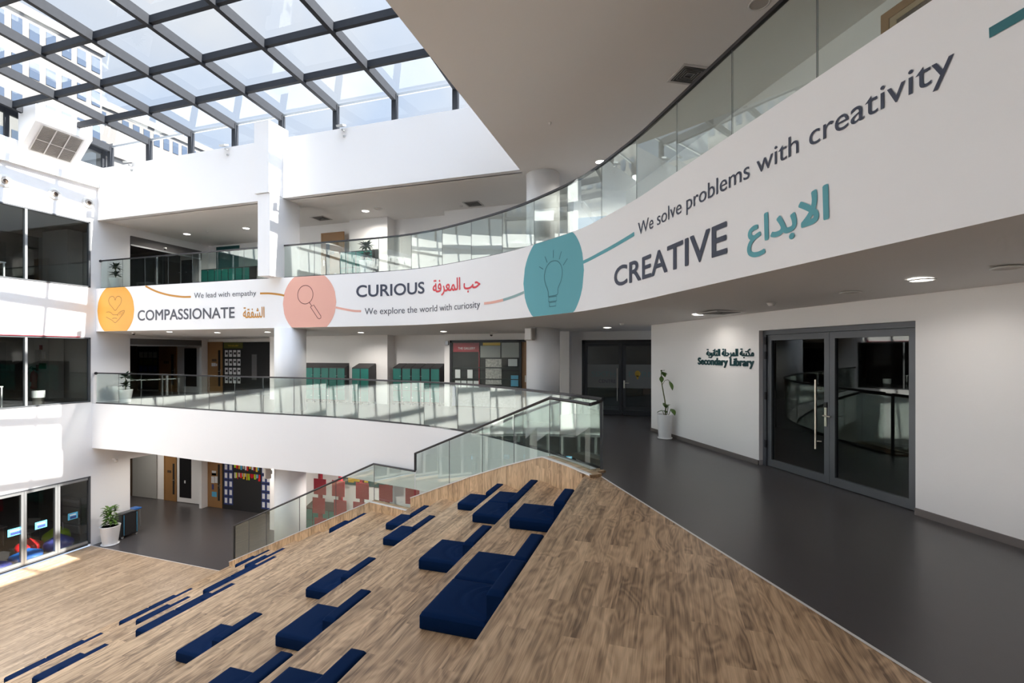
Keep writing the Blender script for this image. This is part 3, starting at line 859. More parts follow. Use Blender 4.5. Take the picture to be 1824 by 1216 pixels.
ribbon_mb(m, smooth([(1.70,3.43),(1.80,3.53)]), .012, .008); ribbon_mb(m, smooth([(1.80,3.42),(1.91,3.53)]), .012, .008)
obj('line_drawing', m, mat('drawing_brown', (0.20, 0.075, 0.02, 1), 0.6), dk)
m = MB(); ribbon_mb(m, smooth([(3.09,4.475),(3.4,4.34),(3.75,4.22),(4.2,4.11),(4.6,4.045),(5.0,4.0),(5.36,3.99)]), .068)
obj('printed_line', m, M['amber_d'], band)
band_text('We lead with empathy', 5.51, 8.33, 3.935, (4.125, 4.105), M['ink_l'], -.009)
band_text('COMPASSIONATE', 2.69, 7.38, 3.19, (3.565, 3.555), M['ink_l'], .008)
AR_SH = '\ufe94\ufed8\ufed4\ufeb8\ufedf\ufe8d'
AR_HB = '\ufe94\ufed3\ufeae\ufecc\ufee4\ufedf\ufe8d \ufe90\ufea3'
AR_IB = '\ufec9\ufe8d\ufeaa\ufe91\ufefb\ufe8d'
band_text(AR_SH, 7.76, 8.68, 3.17, 3.54, M['amber_d'], .006, True)
m = MB(); ribbon_mb(m, smooth([(8.50,3.995),(8.9,3.98),(9.3,3.93),(9.52,3.885)]), .065)
obj('printed_line', m, M['amber_d'], band)
dk = band_disc(10.52, 3.61, 1.06, M['peach'], 'peach disc with magnifying glass')
m = MB()
ribbon_mb(m, [(10.372+.305*math.cos(q*PI/24), 3.885+.305*math.sin(q*PI/24)) for q in range(49)], .02, .008)
ribbon_mb(m, [(10.53,3.63),(10.63,3.50)], .02, .008)
hx = [(10.575,3.475),(10.705,3.535),(10.985,3.17),(10.99,3.10),(10.93,3.075),(10.865,3.10),(10.575,3.475)]
ribbon_mb(m, hx, .02, .008)
obj('line_drawing', m, mat('drawing_maroon', (0.10, 0.022, 0.025, 1), 0.6), dk)
m = MB(); ribbon_mb(m, smooth([(11.56,3.43),(11.9,3.36),(12.25,3.30),(12.51,3.285)]), .065)
obj('printed_line', m, M['peach'], band)
band_text('CURIOUS', 12.34, 14.89, 3.74, (4.10, 4.07), M['ink'], .010)
band_text(AR_HB, 15.24, 17.2, (3.62,3.60), (4.09,4.05), M['red'], .008, True)
band_text('We explore the world with curiosity', 12.64, 17.2, 3.175, (3.375, 3.35), M['ink_l'], -.009)
m = MB(); ribbon_mb(m, smooth([(17.36,3.265),(17.7,3.27),(18.1,3.30)]), .065)
obj('printed_line', m, M['peach'], band)
m = MB(); ribbon_mb(m, smooth([(18.1,3.30),(18.5,3.35),(18.92,3.415)]), .065)
obj('printed_line', m, mat('mural_blend', (0.26, 0.40, 0.40, 1), 0.6), band)
dk = band_disc(20.0, 3.63, 1.11, M['teal'], 'teal disc with light bulb')
m = MB()
ribbon_mb(m, smooth([(19.855,3.22),(19.83,3.36),(19.74,3.52),(19.70,3.68),(19.75,3.85),(19.88,3.965),(20.03,3.99),(20.19,3.955),(20.31,3.84),(20.35,3.69),(20.31,3.53),(20.20,3.37),(20.165,3.235),(19.855,3.22)]), .02, .008)
for z0, z1, a, b in ((3.10,3.20,19.86,20.15),(2.99,3.08,19.89,20.12)):
    ribbon_mb(m, [(a,z0),(b,z0),(b,z1),(a,z1),(a,z0)], .018, .008)
for a, b in (((20.03,4.23),(20.03,4.06)),((20.32,4.15),(20.24,3.99)),((20.53,3.96),(20.38,3.84)),((19.72,4.14),(19.81,3.99)),((19.51,3.94),(19.66,3.86))):
    ribbon_mb(m, [a, b], .02, .008)
obj('line_drawing', m, M['teal_d'], dk)
m = MB(); ribbon_mb(m, smooth([(21.08,3.79),(21.6,3.825),(22.2,3.87),(22.935,3.93)]), .068)
obj('printed_line', m, M['teal'], band)
band_text('We solve problems with creativity', 23.06, 27.73, (3.875,3.89), (4.075,4.085), M['ink'], -.011)
band_text('CREATIVE', 22.27, 25.31, (3.145,3.135), (3.47,3.50), M['ink'], .010)
band_text(AR_IB, 25.67, 26.71, 3.0, (3.40,3.46), M['teal'], .012, True)
m = MB(); ribbon_mb(m, smooth([(27.935,4.025),(28.4,4.04),(29.2,4.08)]), .068)
obj('printed_line', m, M['teal_d'], band)

# ------------------------------------------------------------------ library: doors, sign, plant
WV = Vector((0.5, -R3, 0)); NV = Vector((R3, 0.5, 0))      # along the wall to the right, into the wall
def lp(t, c, z): return lib(t, c, z)
d = thing('door_1', 'dark framed double glass doors of the library', 'door', lib(-6.0, 6.12), kind='structure')
def lb(name, m, *boxes, parent=d, bevel=0, label=None):
    mb = MB()
    for b in boxes: libbox(mb, *b)
    return obj(name, mb, m, parent, world=True, bevel=bevel, label=label)
lb('door_frame', M['frame'], (-7.31,-7.24,6.10,6.22,0,2.345), (-4.73,-4.66,6.10,6.22,0,2.345), (-7.31,-4.66,6.10,6.22,2.27,2.345))
def leaf(t0, t1):
    lf = lb('door_leaf', M['frame'], (t0,t0+.09,6.13,6.19,.01,2.265), (t1-.09,t1,6.13,6.19,.01,2.265), (t0+.09,t1-.09,6.13,6.19,2.17,2.265), (t0+.09,t1-.09,6.13,6.19,.01,.13))
    mb = MB(); mb.add([lib(t0+.09,6.16,.13), lib(t1-.09,6.16,.13), lib(t1-.09,6.16,2.17), lib(t0+.09,6.16,2.17)], [(0,1,2,3)])
    g = obj('glass_pane', mb, M['glass_door'], lf)
    g.location = -Vector(d.location)
    return lf
lf = leaf(-7.235, -5.985); leaf(-5.98, -4.735)
mb = MB().tube([lib(-6.17,6.07,.50), lib(-6.17,6.07,1.55)], .017, 10).tube([lib(-6.17,6.07,.62), lib(-6.12,6.13,.62)], .01, 8).tube([lib(-6.17,6.07,1.42), lib(-6.12,6.13,1.42)], .01, 8)
obj('pull_handle', mb, M['steel'], d, world=True, label='tall steel pull handle')
mb = MB(); libbox(mb, -6.06,-6.02,6.115,6.13,.86,1.14); mb.tube([lib(-6.04,6.12,1.02), lib(-6.04,6.07,1.02), lib(-5.90,6.065,1.02)], .011, 8)
obj('lever_handle', mb, M['steel'], d, world=True, label='steel lever handle on plate')
mb = MB(); libbox(mb, -6.065,-6.015,6.11,6.13,1.14,1.22); obj('lock_case', mb, M['black'], d, world=True)
for z in (.32, 1.15, 1.85, 2.1):
    mb = MB(); libbox(mb, -7.262,-7.225,6.085,6.11,z,z+.13); obj('hinge', mb, M['black'], d, world=True)

sg = thing('wall_sign', 'raised dark teal library name in two scripts on the pale wall left of the doors', 'sign', lib(-8.2, 6.02, 1.83))
def wall_text(body, t0, t1, z0, zc, m, off, arabic, name, parent, c=6.02, depth=.018):
    vs, fs = text_mesh(body); vs = fit(vs, t0, t1, z0, zc, arabic)
    if off > 0:
        w0 = vs; f0 = fs; vs, fs = [], []
        for k in range(4):
            n0 = len(vs); vs += [(t+off*.3*math.cos(k*PI/2), z+off*.3*math.sin(k*PI/2)) for t, z in w0]; fs += [tuple(i+n0 for i in f) for f in f0]
    n = len(vs)
    F = [lib(t, c-depth, z) for t, z in vs]; K = [lib(t, c, z) for t, z in vs]
    edges = {}
    for f in fs:
        for a, b in zip(f, f[1:]+f[:1]): edges[(a, b)] = 1
    side = [(a, n+a, n+b, b) for (a, b) in edges if (b, a) not in edges]
    return obj(name, MB().add(F+K, list(fs)+side), m, parent, world=True)
AR_MK = '\ufe94\ufef3\ufeee\ufee7\ufe8e\ufe9c\ufedf\ufe8d \ufe94\ufee0\ufea3\ufeae\ufee4\ufedf\ufe8d \ufe94\ufe92\ufe98\ufedc\ufee3'
wall_text(AR_MK, -8.80, -7.43, 1.855, 2.035, M['signteal'], .012, True, 'arabic_lettering', sg)
wall_text('Secondary Library', -9.09, -7.43, 1.72, 1.855, M['signteal'], .022, False, 'english_lettering', sg)

# ------------------------------------------------------------------ plants
def leaf_mesh(mb, base, d, l, w, droop, up=Vector((0,0,1)), n=5, fold=.25):
    """curved leaf blade from base along d"""
    base, d = Vector(base), Vector(d).normalized()
    side = d.cross(up)
    if side.length < .05: side = d.cross(Vector((1,0,0)))
    side.normalize(); nrm = side.cross(d)
    Lf, Md, Rt = [], [], []
    p = base.copy(); dd = d.copy()
    for i in range(n+1):
        f = i/n; ww = w*math.sin(PI*min(.999, .08+.92*f))**.8*.5
        Lf.append(p+side*ww+nrm*ww*fold); Md.append(p.copy()); Rt.append(p-side*ww+nrm*ww*fold)
        dd = (dd - up*droop/n).normalized(); p = p+dd*(l/n)
    mb.strip(Lf, Md); mb.strip(Md, Rt)
    return p
def pot_parts(root, r0, r1, h, saucer=True):
    obj('pot', MB().lathe([(r0,.015),(r0*1.01,.03),(r1,h-.02),(r1*1.02,h),(r1*.93,h),(r1*.88,h-.05)], (0,0,0), 36), M['pot'], root, smooth=True)
    obj('soil', MB().lathe([(.001,h-.05),(r1*.89,h-.05)], (0,0,0), 24, cap=False), M['soil'], root)
    if saucer: obj('saucer', MB().lathe([(r0*.8,0),(r0*1.18,.004),(r0*1.25,.035),(r0*1.15,.035),(r0*1.05,.015)], (0,0,0), 32), M['pot'], root, smooth=True)
    else: obj('foot', MB().lathe([(r0*.92,0),(r0*.95,.016)], (0,0,0), 24), M['pot'], root)
p = lib(-10.03, 5.78)
pl = thing('potted_plant', 'sparse leggy plant in tall white pot on the floor against the library wall', 'plant', (p.x, p.y, 0))
pot_parts(pl, .135, .17, .56)
e1 = Vector((.62, -.78, 0)); 
def Q(a, z, b=0): return e1*a+Vector((.78,.62,0))*b+Vector((0,0,z))
st = [Q(.02,.5),Q(.03,.70),Q(0,.88),Q(-.05,1.05),Q(-.10,1.22),Q(-.12,1.36),Q(-.13,1.48),Q(-.11,1.54)]
obj('stem', MB().tube(st, [.016,.015,.014,.013,.012,.011,.010,.008], 8).tube([Q(-.10,1.22),Q(-.02,1.33,.02),Q(.08,1.35,.02),Q(.16,1.31,.02)], .006, 6).tube([Q(.05,.5),Q(.10,.66),Q(.12,.78)], .008, 6).tube([Q(.0,.5),Q(-.08,.62)], .008, 6).tube([Q(.09,.5),Q(.17,.62),Q(.20,.70)], .007, 6), M['stem'], pl, smooth=True)
for (b0, dd, l, w, dr) in ((Q(-.11,1.52),Q(.6,-.3),.17,.13,.7),(Q(-.13,1.50),Q(.9,.1,.4),.16,.12,.6),(Q(-.12,1.42),Q(.3,-.7,-.2),.16,.10,.3),(Q(-.13,1.53),Q(.5,.7),.13,.08,1.5),
                           (Q(.16,1.31),Q(.6,-.5),.22,.10,1.2),(Q(.05,.70),Q(-.3,.5),.16,.12,.6),(Q(.04,.72),Q(.5,.6),.17,.12,.8),(Q(.12,.78),Q(.5,.3,-.4),.13,.10,.8),
                           (Q(-.08,.62),Q(-1,.2),.22,.06,.9),(Q(.02,.62),Q(-.2,.3,-.6),.16,.13,.8),(Q(.04,.60),Q(.1,.6,-.5),.16,.12,1.0),(Q(.20,.70),Q(.5,-.1),.20,.13,1.2),(Q(.03,.75),Q(-.6,.3,.2),.15,.10,.7)):
    mb = MB(); leaf_mesh(mb, b0, dd, l, w, dr); obj('leaf', mb, M['leaf'], pl, smooth=True)

def rosette(mb, c, r, n, up, rnd, w=.07):
    for i in range(n):
        a = 2*PI*i/n*2.4+rnd.random(); el = -.1+1.2*(i/n)
        dv = Vector((math.cos(a)*math.cos(el), math.sin(a)*math.cos(el), math.sin(el)*up))
        leaf_mesh(mb, c, dv, r*(.75+.35*rnd.random()), w, .55, n=3)
def tier_plant(x, y, z, label, s=1.0, seed=1):
    pl = thing('potted_plant', label, 'plant', (x, y, z), group='two tier plants in white pots')
    rnd = random.Random(seed)
    pot_parts(pl, .17*s, .24*s, .52*s, False)
    obj('stem', MB().tube([(0,0,.46*s),(.02,0,.72*s),(-.01,.01,1.04*s)], .014), M['stem'], pl)
    for k, (zz, rr) in enumerate(((.68, .30), (1.02, .33))):
        mb = MB(); rosette(mb, Vector((.01,0,zz*s)), rr*s, 26, 1.0, rnd, .10)
        obj('foliage', mb, M['leaf_d'], pl, smooth=True)
tier_plant(-20.35, 13.6, L1, 'two tier dark plant in white pot behind the middle balustrade beside the left wall', 1.0, 2)
tier_plant(-20.93, 13.62, L2, 'two tier dark plant in white pot behind the upper balustrade, above the amber disc', .88, 3)
tier_plant(-9.5, 13.9, L2, 'two tier dark plant in white pot behind the curved upper balustrade near the oak door', 1.0, 4)

# ground floor bushy plant and speaker
pl = thing('potted_plant', 'bushy bright green plant in white pot on the lowest floor beside the corner', 'plant', (-20.74, 13.30, L0))
pot_parts(pl, .24, .33, .74)
rnd = random.Random(11); mb = MB()
for i in range(110):
    a = rnd.random()*2*PI; zz = .78+.62*rnd.random(); rr = .03+.11*rnd.random()
    el = .1+.9*rnd.random()
    leaf_mesh(mb, (math.cos(a)*rr, math.sin(a)*rr, zz), (math.cos(a)*math.cos(el), math.sin(a)*math.cos(el), math.sin(el)), .17+.07*rnd.random(), .11, .9, n=3)
obj('foliage', mb, M['leaf'], pl, smooth=True)
obj('stem', MB().tube([(0,0,.68),(.02,.01,1.15)], .02), M['stem'], pl)

# ------------------------------------------------------------------ floor chairs (navy seat pad with back bolster)
def pad(x0, x1, y0, y1, h, r, wr=0.0, seed=0, n=22, crown=.008):
    """soft slab: rounded top edges, gentle crown, creases fanning out from the back"""
    rnd = random.Random(seed); mb = MB()
    def coord(a, b, i):
        f = i/n; k = r/(b-a)
        return a+(b-a)*(f if n < 4 else (0.5-0.5*math.cos(PI*f))*.55+.45*f)
    arcs = [(.10+.5*rnd.random(), .16+.16*rnd.random(), rnd.random()) for _ in range(3)]
    vs = []
    for j in range(n+1):
        for i in range(n+1):
            x, y = coord(x0, x1, i), coord(y0, y1, j)
            e = min(x-x0, x1-x, y-y0, y1-y)
            z = h - (r - math.sqrt(max(0, r*r-(r-min(e, r))**2)))
            z += crown*math.sin(PI*i/n)*math.sin(PI*j/n)
            if wr:
                for (yc, rad, ph) in arcs:
                    q = math.hypot((x1-.02-x), (y-(y0+(y1-y0)*yc))*1.1)
                    z += wr*math.exp(-((q-rad)/.022)**2)*min(1, e/.05)*(.6+.4*ph)
                    z -= wr*.7*math.exp(-((q-rad-.045)/.025)**2)*min(1, e/.05)
            vs.append((x, y, z))
    fs = [(j*(n+1)+i, j*(n+1)+i+1, (j+1)*(n+1)+i+1, (j+1)*(n+1)+i) for j in range(n) for i in range(n)]
    mb.add(vs, fs)
    ring = [i for i in range(n+1)] + [j*(n+1)+n for j in range(1, n+1)] + [n*(n+1)+i for i in range(n-1, -1, -1)] + [j*(n+1) for j in range(n-1, 0, -1)]
    R = [vs[i] for i in ring]; k = len(R)
    lo = [(p[0]*.0+p[0], p[1], .012) for p in R]; b2 = [(p[0]+(.010 if p[0] < (x0+x1)/2 else -.010), p[1]+(.010 if p[1] < (y0+y1)/2 else -.010), 0.0) for p in R]
    mb.add(R+lo+b2, [(k+i, k+(i+1) % k, (i+1) % k, i) for i in range(k)] + [(2*k+i, 2*k+(i+1) % k, k+(i+1) % k, k+i) for i in range(k)])
    mb.add(b2, [tuple(reversed(range(k)))])
    return mb
LN = .672
CH = [(1,3.70,'largest navy floor chair, front half of the pair nearest the camera on the top step'),
      (1,4.385,'navy floor chair, far half of the pair nearest the camera on the top step'),
      (1,6.20,'single navy floor chair on the top step close to the timber kerb'),
      (2,5.55,'single navy floor chair on the second step down, left of the near pair'),
      (2,7.36,'navy floor chair, near half of the pair on the second step by the kerb'),
      (2,8.045,'navy floor chair, far half of the pair on the second step by the kerb'),
      (2,2.64,'navy floor chair on the second step cut by the bottom picture edge'),
      (3,9.04,'single navy floor chair on the third step, farthest up against the kerb'),
      (3,4.22,'single navy floor chair in the middle of the third step'),
      (3,2.98,'navy floor chair on the third step near the bottom picture edge'),
      (4,5.86,'single navy floor chair in the middle of the fourth step'),
      (4,7.90,'single navy floor chair on the fourth step, below the kerb bend'),
      (5,4.66,'navy floor chair on the fifth step nearest the camera'),
      (5,9.60,'navy floor chair on the fifth step beside the mid landing corner'),
      (7,5.92,'navy floor chair below the mid landing, near half of a pair'),
      (7,6.605,'navy floor chair below the mid landing, far half of a pair'),
      (7,10.9,'single navy floor chair below the mid landing close to the lower kerb'),
      (8,8.0,'navy floor chair two steps below the mid landing, near half of a long pair'),
      (8,8.685,'navy floor chair two steps below the mid landing, far half of a long pair'),
      (8,5.02,'single navy floor chair two steps below the mid landing, at bottom left'),
      (9,7.28,'single navy floor chair on the third step below the mid landing, mostly hidden'),
      (9,10.03,'navy floor chair on the third step below the mid landing by the lower kerb'),
      (11,8.25,'navy floor chair near the plank floor, near half of the farther low pair'),
      (11,8.935,'navy floor chair near the plank floor, far half of the farther low pair'),
      (11,6.12,'navy floor chair near the plank floor, near half of the low pair at bottom left'),
      (11,6.805,'navy floor chair near the plank floor, far half of the low pair at bottom left'),
      (11,11.55,'small looking navy floor chair low down beside the end of the lower kerb')]
protos = []
def chair_proto(seed):
    r = thing('floor_chair', 'x', 'floor chair', (0,0,0), group='navy floor chairs on the steps')
    obj('seat', pad(-.775, -.165, 0, LN, .15, .032, .013, seed), M['navy'], r, smooth=True)
    obj('backrest', pad(-.165, -.006, 0, LN, .42, .035, 0, seed+1, 16, .002), M['navy'], r, smooth=True)
    return r
for i, (t, y, lab) in enumerate(CH):
    k = i % 3
    if len(protos) <= k: protos.append(chair_proto(20+k)); r = protos[k]
    else: r = copy_tree(protos[k])
    r.location = (EDGE_X[t-1], y, TREAD_Z[t]+.001); r['label'] = lab

# ------------------------------------------------------------------ lockers
def locker_proto(w, h0, h1, dp, tiers):
    r = thing('locker', 'x', 'locker', (0,0,0))
    mb = MB()
    mb.add([(0,0,.09),(w,0,.09),(w,dp,.09),(0,dp,.09),(0,0,h0),(w,0,h0),(w,dp,h1),(0,dp,h1)], [(0,3,2,1),(4,5,6,7),(0,1,5,4),(1,2,6,5),(2,3,7,6),(3,0,4,7)])
    mb.box(0,.05,.02,.06,0,.09).box(w-.05,w,.02,.06,0,.09)
    obj('body', mb, M['lockb'], r)
    hh = (h0-.03-.12)/tiers
    for t in range(tiers):
        z0 = .12+hh*t
        d = obj('door', MB().box(.022, w-.022, -.014, 0, z0+.008, z0+hh-.008), M['lock'], r, bevel=.004)
        obj('number_plate', MB().box(w*.52, w*.68, -.018, -.014, z0+hh-.13, z0+hh-.09), M['paper'], d)
        obj('lock', MB().lathe([(.001,0),(.014,0),(.014,.012),(.001,.012)], (0,0,0), 10), M['steel'], d)
        k = d.children[-1]; k.location = (.055, -.014, z0+hh*.52); k.rotation_euler = (PI/2, 0, 0)
    return r
ORD = ['first','second','third','fourth','fifth','sixth','seventh','eighth']
def locker_bank(proto, x0, w, y, z, n, fmt, group):
    for i in range(n):
        r = proto if (i == 0 and not proto.get('used')) else copy_tree(proto)
        proto['used'] = 1
        r.location = (x0+w*i, y, z); r['label'] = fmt % ORD[i]; r['group'] = group
    return proto
pA = locker_proto(.375, 1.40, 1.56, .45, 3)
locker_bank(pA, -14.14, .375, 15.985, L1, 6, 'teal locker, %s from the left in the bank beside the round column, middle gallery', 'lockers of the middle gallery')
locker_bank(pA, -11.37, .375, 15.70, L1, 2, 'teal locker, %s of the short pair standing out from the wall, middle gallery', 'lockers of the middle gallery')
locker_bank(pA, -9.92, .40, 16.22, L1, 5, 'teal locker, %s from the left in the recess left of the gallery window', 'lockers of the middle gallery')
pB = locker_proto(.42, 1.46, 1.56, .40, 2)
locker_bank(pB, -21.2, .42, 17.58, L2, 7, 'teal locker, %s from the left in the long upper bank left of the pier', 'lockers of the upper gallery')
pC = locker_proto(.36, 1.36, 1.46, .40, 2)
locker_bank(pC, -11.95, .36, 15.75, L2, 4, 'teal locker, %s from the left in the upper bank right of the oak door', 'lockers of the upper gallery')
locker_bank(pA, -13.55, .375, 15.7, L0, 4, 'ground floor teal locker behind the red boards, %s from the left', 'lockers of the ground floor')
locker_bank(pA, -10.6, .375, 15.7, L0, 5, 'ground floor teal locker in the right hand bank behind the red boards, %s', 'lockers of the ground floor')

# ------------------------------------------------------------------ doors and displays on the back walls
def wood_door(idx, x0, x1, y, z, h, label, pane='r', plate=True):
    d = thing('door_%d' % idx, label, 'door', (x0, y, z), kind='structure')
    w = x1-x0
    obj('door_frame', MB().box(0,.06,-.05,.0,0,h).box(w-.06,w,-.05,.0,0,h).box(.06,w-.06,-.05,0,h-.06,h), M['door'], d)
    obj('door_leaf', MB().box(.06,w-.06,-.035,0,.008,h-.06), M['door'], d)
    px = (w*.70, w*.84) if pane == 'r' else (w*.22, w*.38)
    obj('vision_panel', MB().box(px[0], px[1], -.04, -.03, .35, h-.4), M['blackm'], d)
    if plate: obj('name_plate', MB().box(w*.28, w*.58, -.045, -.035, h*.62, h*.62+.12), M['brown'], d)
    hx = w-.13 if pane == 'r' else .13
    mb = MB().box(hx-.02, hx+.02, -.045, -.035, .95, 1.18).tube([(hx,-.05,1.08),(hx,-.085,1.08),(hx-.11*(1 if pane=='r' else -1),-.085,1.08)], .009, 6)
    obj('lever_handle', mb, M['steel'], d)
    return d
d2 = wood_door(2, -21.28, -20.35, 18.04, L1, 2.5, 'oak door with narrow glass strip at the back of the middle gallery')
obj('paper_notice', MB().box(.24,.5,-.045,-.036,1.32,1.48).box(.52,.6,-.045,-.036,1.33,1.45), M['paper'], d2)
d3 = wood_door(3, -21.28, -20.38, 18.04, L0, 2.5, 'oak door with taped notices at the back of the ground floor')
for (a, b, c, e, mm) in ((.26,.52,1.55,1.78,'paper'),(.22,.42,1.18,1.5,'paper'),(.45,.62,1.2,1.52,'paper'),(.26,.38,.86,1.12,'bluef'),(.26,.56,.52,.76,'skyblue')):
    obj('paper_notice', MB().box(a,b,-.045,-.036,c,e), M[mm], d3)
wood_door(4, -24.7, -23.5, 18.16, L1, 2.3, 'oak door at the back of the side corridor, middle storey')
wood_door(5, -24.35, -23.5, 18.16, L0, 2.3, 'oak door at the back of the side corridor, ground floor')
wood_door(6, -13.12, -12.05, 16.16, L2, 2.25, 'oak door with narrow glass strip behind the upper balustrade', 'l')
d7 = thing('door_7', 'dark brown timber door at the top of the upper right wall', 'door', lib(-5.0, 6.97, L2), kind='structure')
mb = MB(); libbox(mb, -5.86,-5.74,6.92,6.97,L2,6.98); libbox(mb, -5.74,-4.6,6.92,6.97,6.86,6.98); obj('door_frame', mb, M['door'], d7, world=True)
mb = MB(); libbox(mb, -5.74,-5.64,6.94,6.97,L2,6.86); libbox(mb, -5.64,-4.6,6.935,6.97,6.78,6.86); obj('stop_bead', mb, mat('door_bead', (.45,.33,.2,1), .5), d7, world=True)
mb = MB(); libbox(mb, -5.66,-4.6,6.95,6.97,L2,6.8); obj('door_leaf', mb, M['brown'], d7, world=True)

# corridor end doors
d8 = thing('door_8', 'black framed double glass doors with frosted bands at the corridor end', 'door', (-1.3, 15.5, L1), kind='structure')
def q8(name, m, *bx, parent=d8): 
    mb = MB()
    for b in bx: mb.box(*b)
    return obj(name, mb, m, parent, world=(parent is d8))
q8('door_frame', M['frame_b'], (-2.55,-2.47,15.47,15.6,0,2.37), (.42,.5,15.47,15.6,0,2.37), (-2.55,.5,15.47,15.6,2.27,2.37))
for x0, x1 in ((-2.47,-1.30),(-1.27,-.02)):
    lf = q8('door_leaf', M['frame_b'], (x0,x0+.09,15.5,15.56,0.01,2.26), (x1-.09,x1,15.5,15.56,0.01,2.26), (x0+.09,x1-.09,15.5,15.56,2.17,2.26), (x0+.09,x1-.09,15.5,15.56,.01,.16))
    g = obj('glass_pane', MB().quad((x0+.09,15.53,.16),(x1-.09,15.53,.16),(x1-.09,15.53,2.17),(x0+.09,15.53,2.17)), M['glass_door'], lf); g.location = -Vector(d8.location)
    g = obj('frosted_band', MB().box(x0+.09,x1-.09,15.515,15.52,.86,1.60), mat('frosted_film', (.13,.135,.13,1), .5), lf); g.location = -Vector(d8.location)
def flat_text(body, x0, x1, y, z0, zc, m, parent, off=0.0, name='lettering'):
    vs, fs = text_mesh(body, off); vs = fit(vs, x0, x1, z0, zc)
    return obj(name, MB().add([(x, y, z) for x, z in vs], fs), m, parent, world=True)
fc = mat('film_grey_teal', (.085,.15,.15,1), .5); fk = mat('film_dark', (.03,.035,.04,1), .5)
flat_text('SIXTH', -2.25, -1.49, 15.512, 1.21, 1.37, fc, d8, .01)
flat_text('CENTRE', -2.02, -1.49, 15.512, 1.01, 1.12, fk, d8, .03)
flat_text('F', -1.09, -.97, 15.512, 1.21, 1.38, fc, d8, .02)
flat_text('RM', -.69, -.30, 15.512, 1.21, 1.38, fc, d8, .02)
mb = MB().add([(-.82+.085*math.cos(2*PI*i/20), 15.512, 1.315+.095*math.sin(2*PI*i/20)) for i in range(20)], [tuple(range(20))])
mb.add([(-.86,15.512,1.26),(-.84,15.512,1.14),(-.80,15.512,1.14),(-.78,15.512,1.26)], [(0,1,2,3)])
obj('bulb_emblem', mb, mat('film_yellow', (.42,.27,.02,1), .5), d8, world=True)
obj('pull_handle', MB().tube([(-1.43,15.45,.45),(-1.43,15.45,1.48)], .016, 8), M['steel'], d8, world=True)
obj('lever_handle', MB().box(-1.25,-1.2,15.48,15.5,.86,1.1).tube([(-1.22,15.48,1.02),(-1.22,15.44,1.02),(-1.08,15.44,1.02)], .011, 6), M['steel'], d8, world=True)

# gallery window of the middle storey, right
gw = thing('gallery_display', 'dark framed gallery window with crimson heading board in the middle gallery', 'display', (-6.1, 16.2, L1))
def gb(name, m, *bx, label=None):
    mb = MB()
    for b in bx: mb.box(*b)
    return obj(name, mb, m, gw, world=True, label=label)
gb('frame', M['frame_b'], (-7.48,-7.40,16.08,16.19,0,2.42), (-7.48,-4.62,16.08,16.19,2.34,2.42), (-4.83,-4.76,16.08,16.19,0,2.42))
gb('backing', M['blackm'], (-7.40,-4.83,16.16,16.19,0,2.34))
hb = gb('heading_board', M['crimson'], (-7.36,-6.35,16.13,16.15,2.0,2.33), label='crimson board reading THE GALLERY')
vs, fs = text_mesh('THE GALLERY', .012); vs = fit(vs, -7.17, -6.50, 2.09, 2.17)
t = obj('lettering', MB().add([(x, 16.126, z) for x, z in vs], fs), M['paper'], hb); t.location = -Vector(gw.location)
gb('red_post', M['crimson'], (-6.36,-6.33,16.11,16.14,.75,2.0))
for r_ in range(3):
    for c_ in range(4):
        x = -7.28+.24*c_; z = 1.62-.40*r_
        if (r_, c_) in ((1,0),(1,2),(2,0),(2,1),(2,2),(2,3)):
            gb('paper_sheet', M['paper'], (x,x+.2,16.125,16.135,z-.17,z+.14))
gb('patterned_panel', M['pattern'], (-7.25,-5.0,16.12,16.15,0.05,.72))
gb('blue_edge_panel', M['bluef'], (-7.39,-7.26,16.12,16.15,0.03,.75))
gb('display_photo', M['photo'], (-6.10,-5.50,16.12,16.14,.85,1.75))
gb('shelf_bars', M['frame_b'], (-7.38,-4.85,16.10,16.15,1.42,1.46), (-7.38,-4.85,16.10,16.15,1.02,1.05))
gb('yellow_strip', M['yellow'], (-6.2,-5.55,16.12,16.14,2.23,2.33))
gb('grey_panel', M['room'], (-6.3,-5.55,16.13,16.15,1.80,2.22), (-5.5,-4.86,16.13,16.15,1.80,2.32))
gb('teal_notice', M['skyblue'], (-5.15,-4.88,16.11,16.13,.80,1.18))
gb('pale_notice', M['paper'], (-5.25,-4.92,16.11,16.13,1.5,1.75))
g = gb('glass_pane', M['glass_clear'], (-7.40,-4.83,16.085,16.09,0.02,2.34))
wood_door(9, -4.76, -3.9, 16.19, L1, 2.42, 'brown timber door beside the gallery window, partly behind the column', 'l', False)

# display beside the oak door, middle storey left
gd = thing('notice_display', 'black display wall with rows of white sheets and olive heading, middle gallery left', 'display', (-19, 18.03, L1))
def nb(root, name, m, *bx):
    mb = MB()
    for b in bx: mb.box(*b)
    return obj(name, mb, m, root, world=True)
nb(gd, 'panel', M['blackm'], (-20.33,-16.9,18.0,18.04,0,2.48))
nb(gd, 'heading_band', M['olive'], (-20.25,-19.1,17.985,18.0,2.18,2.46))
vs, fs = text_mesh('THE GALLERY', .01); vs = fit(vs, -20.0, -19.35, 2.28, 2.35)
obj('lettering', MB().add([(x, 17.98, z) for x, z in vs], fs), M['yellow'], gd, world=True)
for r_ in range(4):
    for c_ in range(4):
        x = -20.19+.255*c_; z = 1.95-.42*r_
        s = nb(gd, 'white_sheet', M['paper'], (x,x+.18,17.985,18.0,z-.17,z+.15))
        k = obj('dark_motif', MB().box(x+.05,x+.17,17.98,17.985,z-.06+.03*((r_+c_)%2),z+.05), M['black'], s); k.location = -Vector(gd.location)
nb(gd, 'leaning_board', M['shutter'], (-18.55,-18.25,17.98,18.0,.7,1.9))
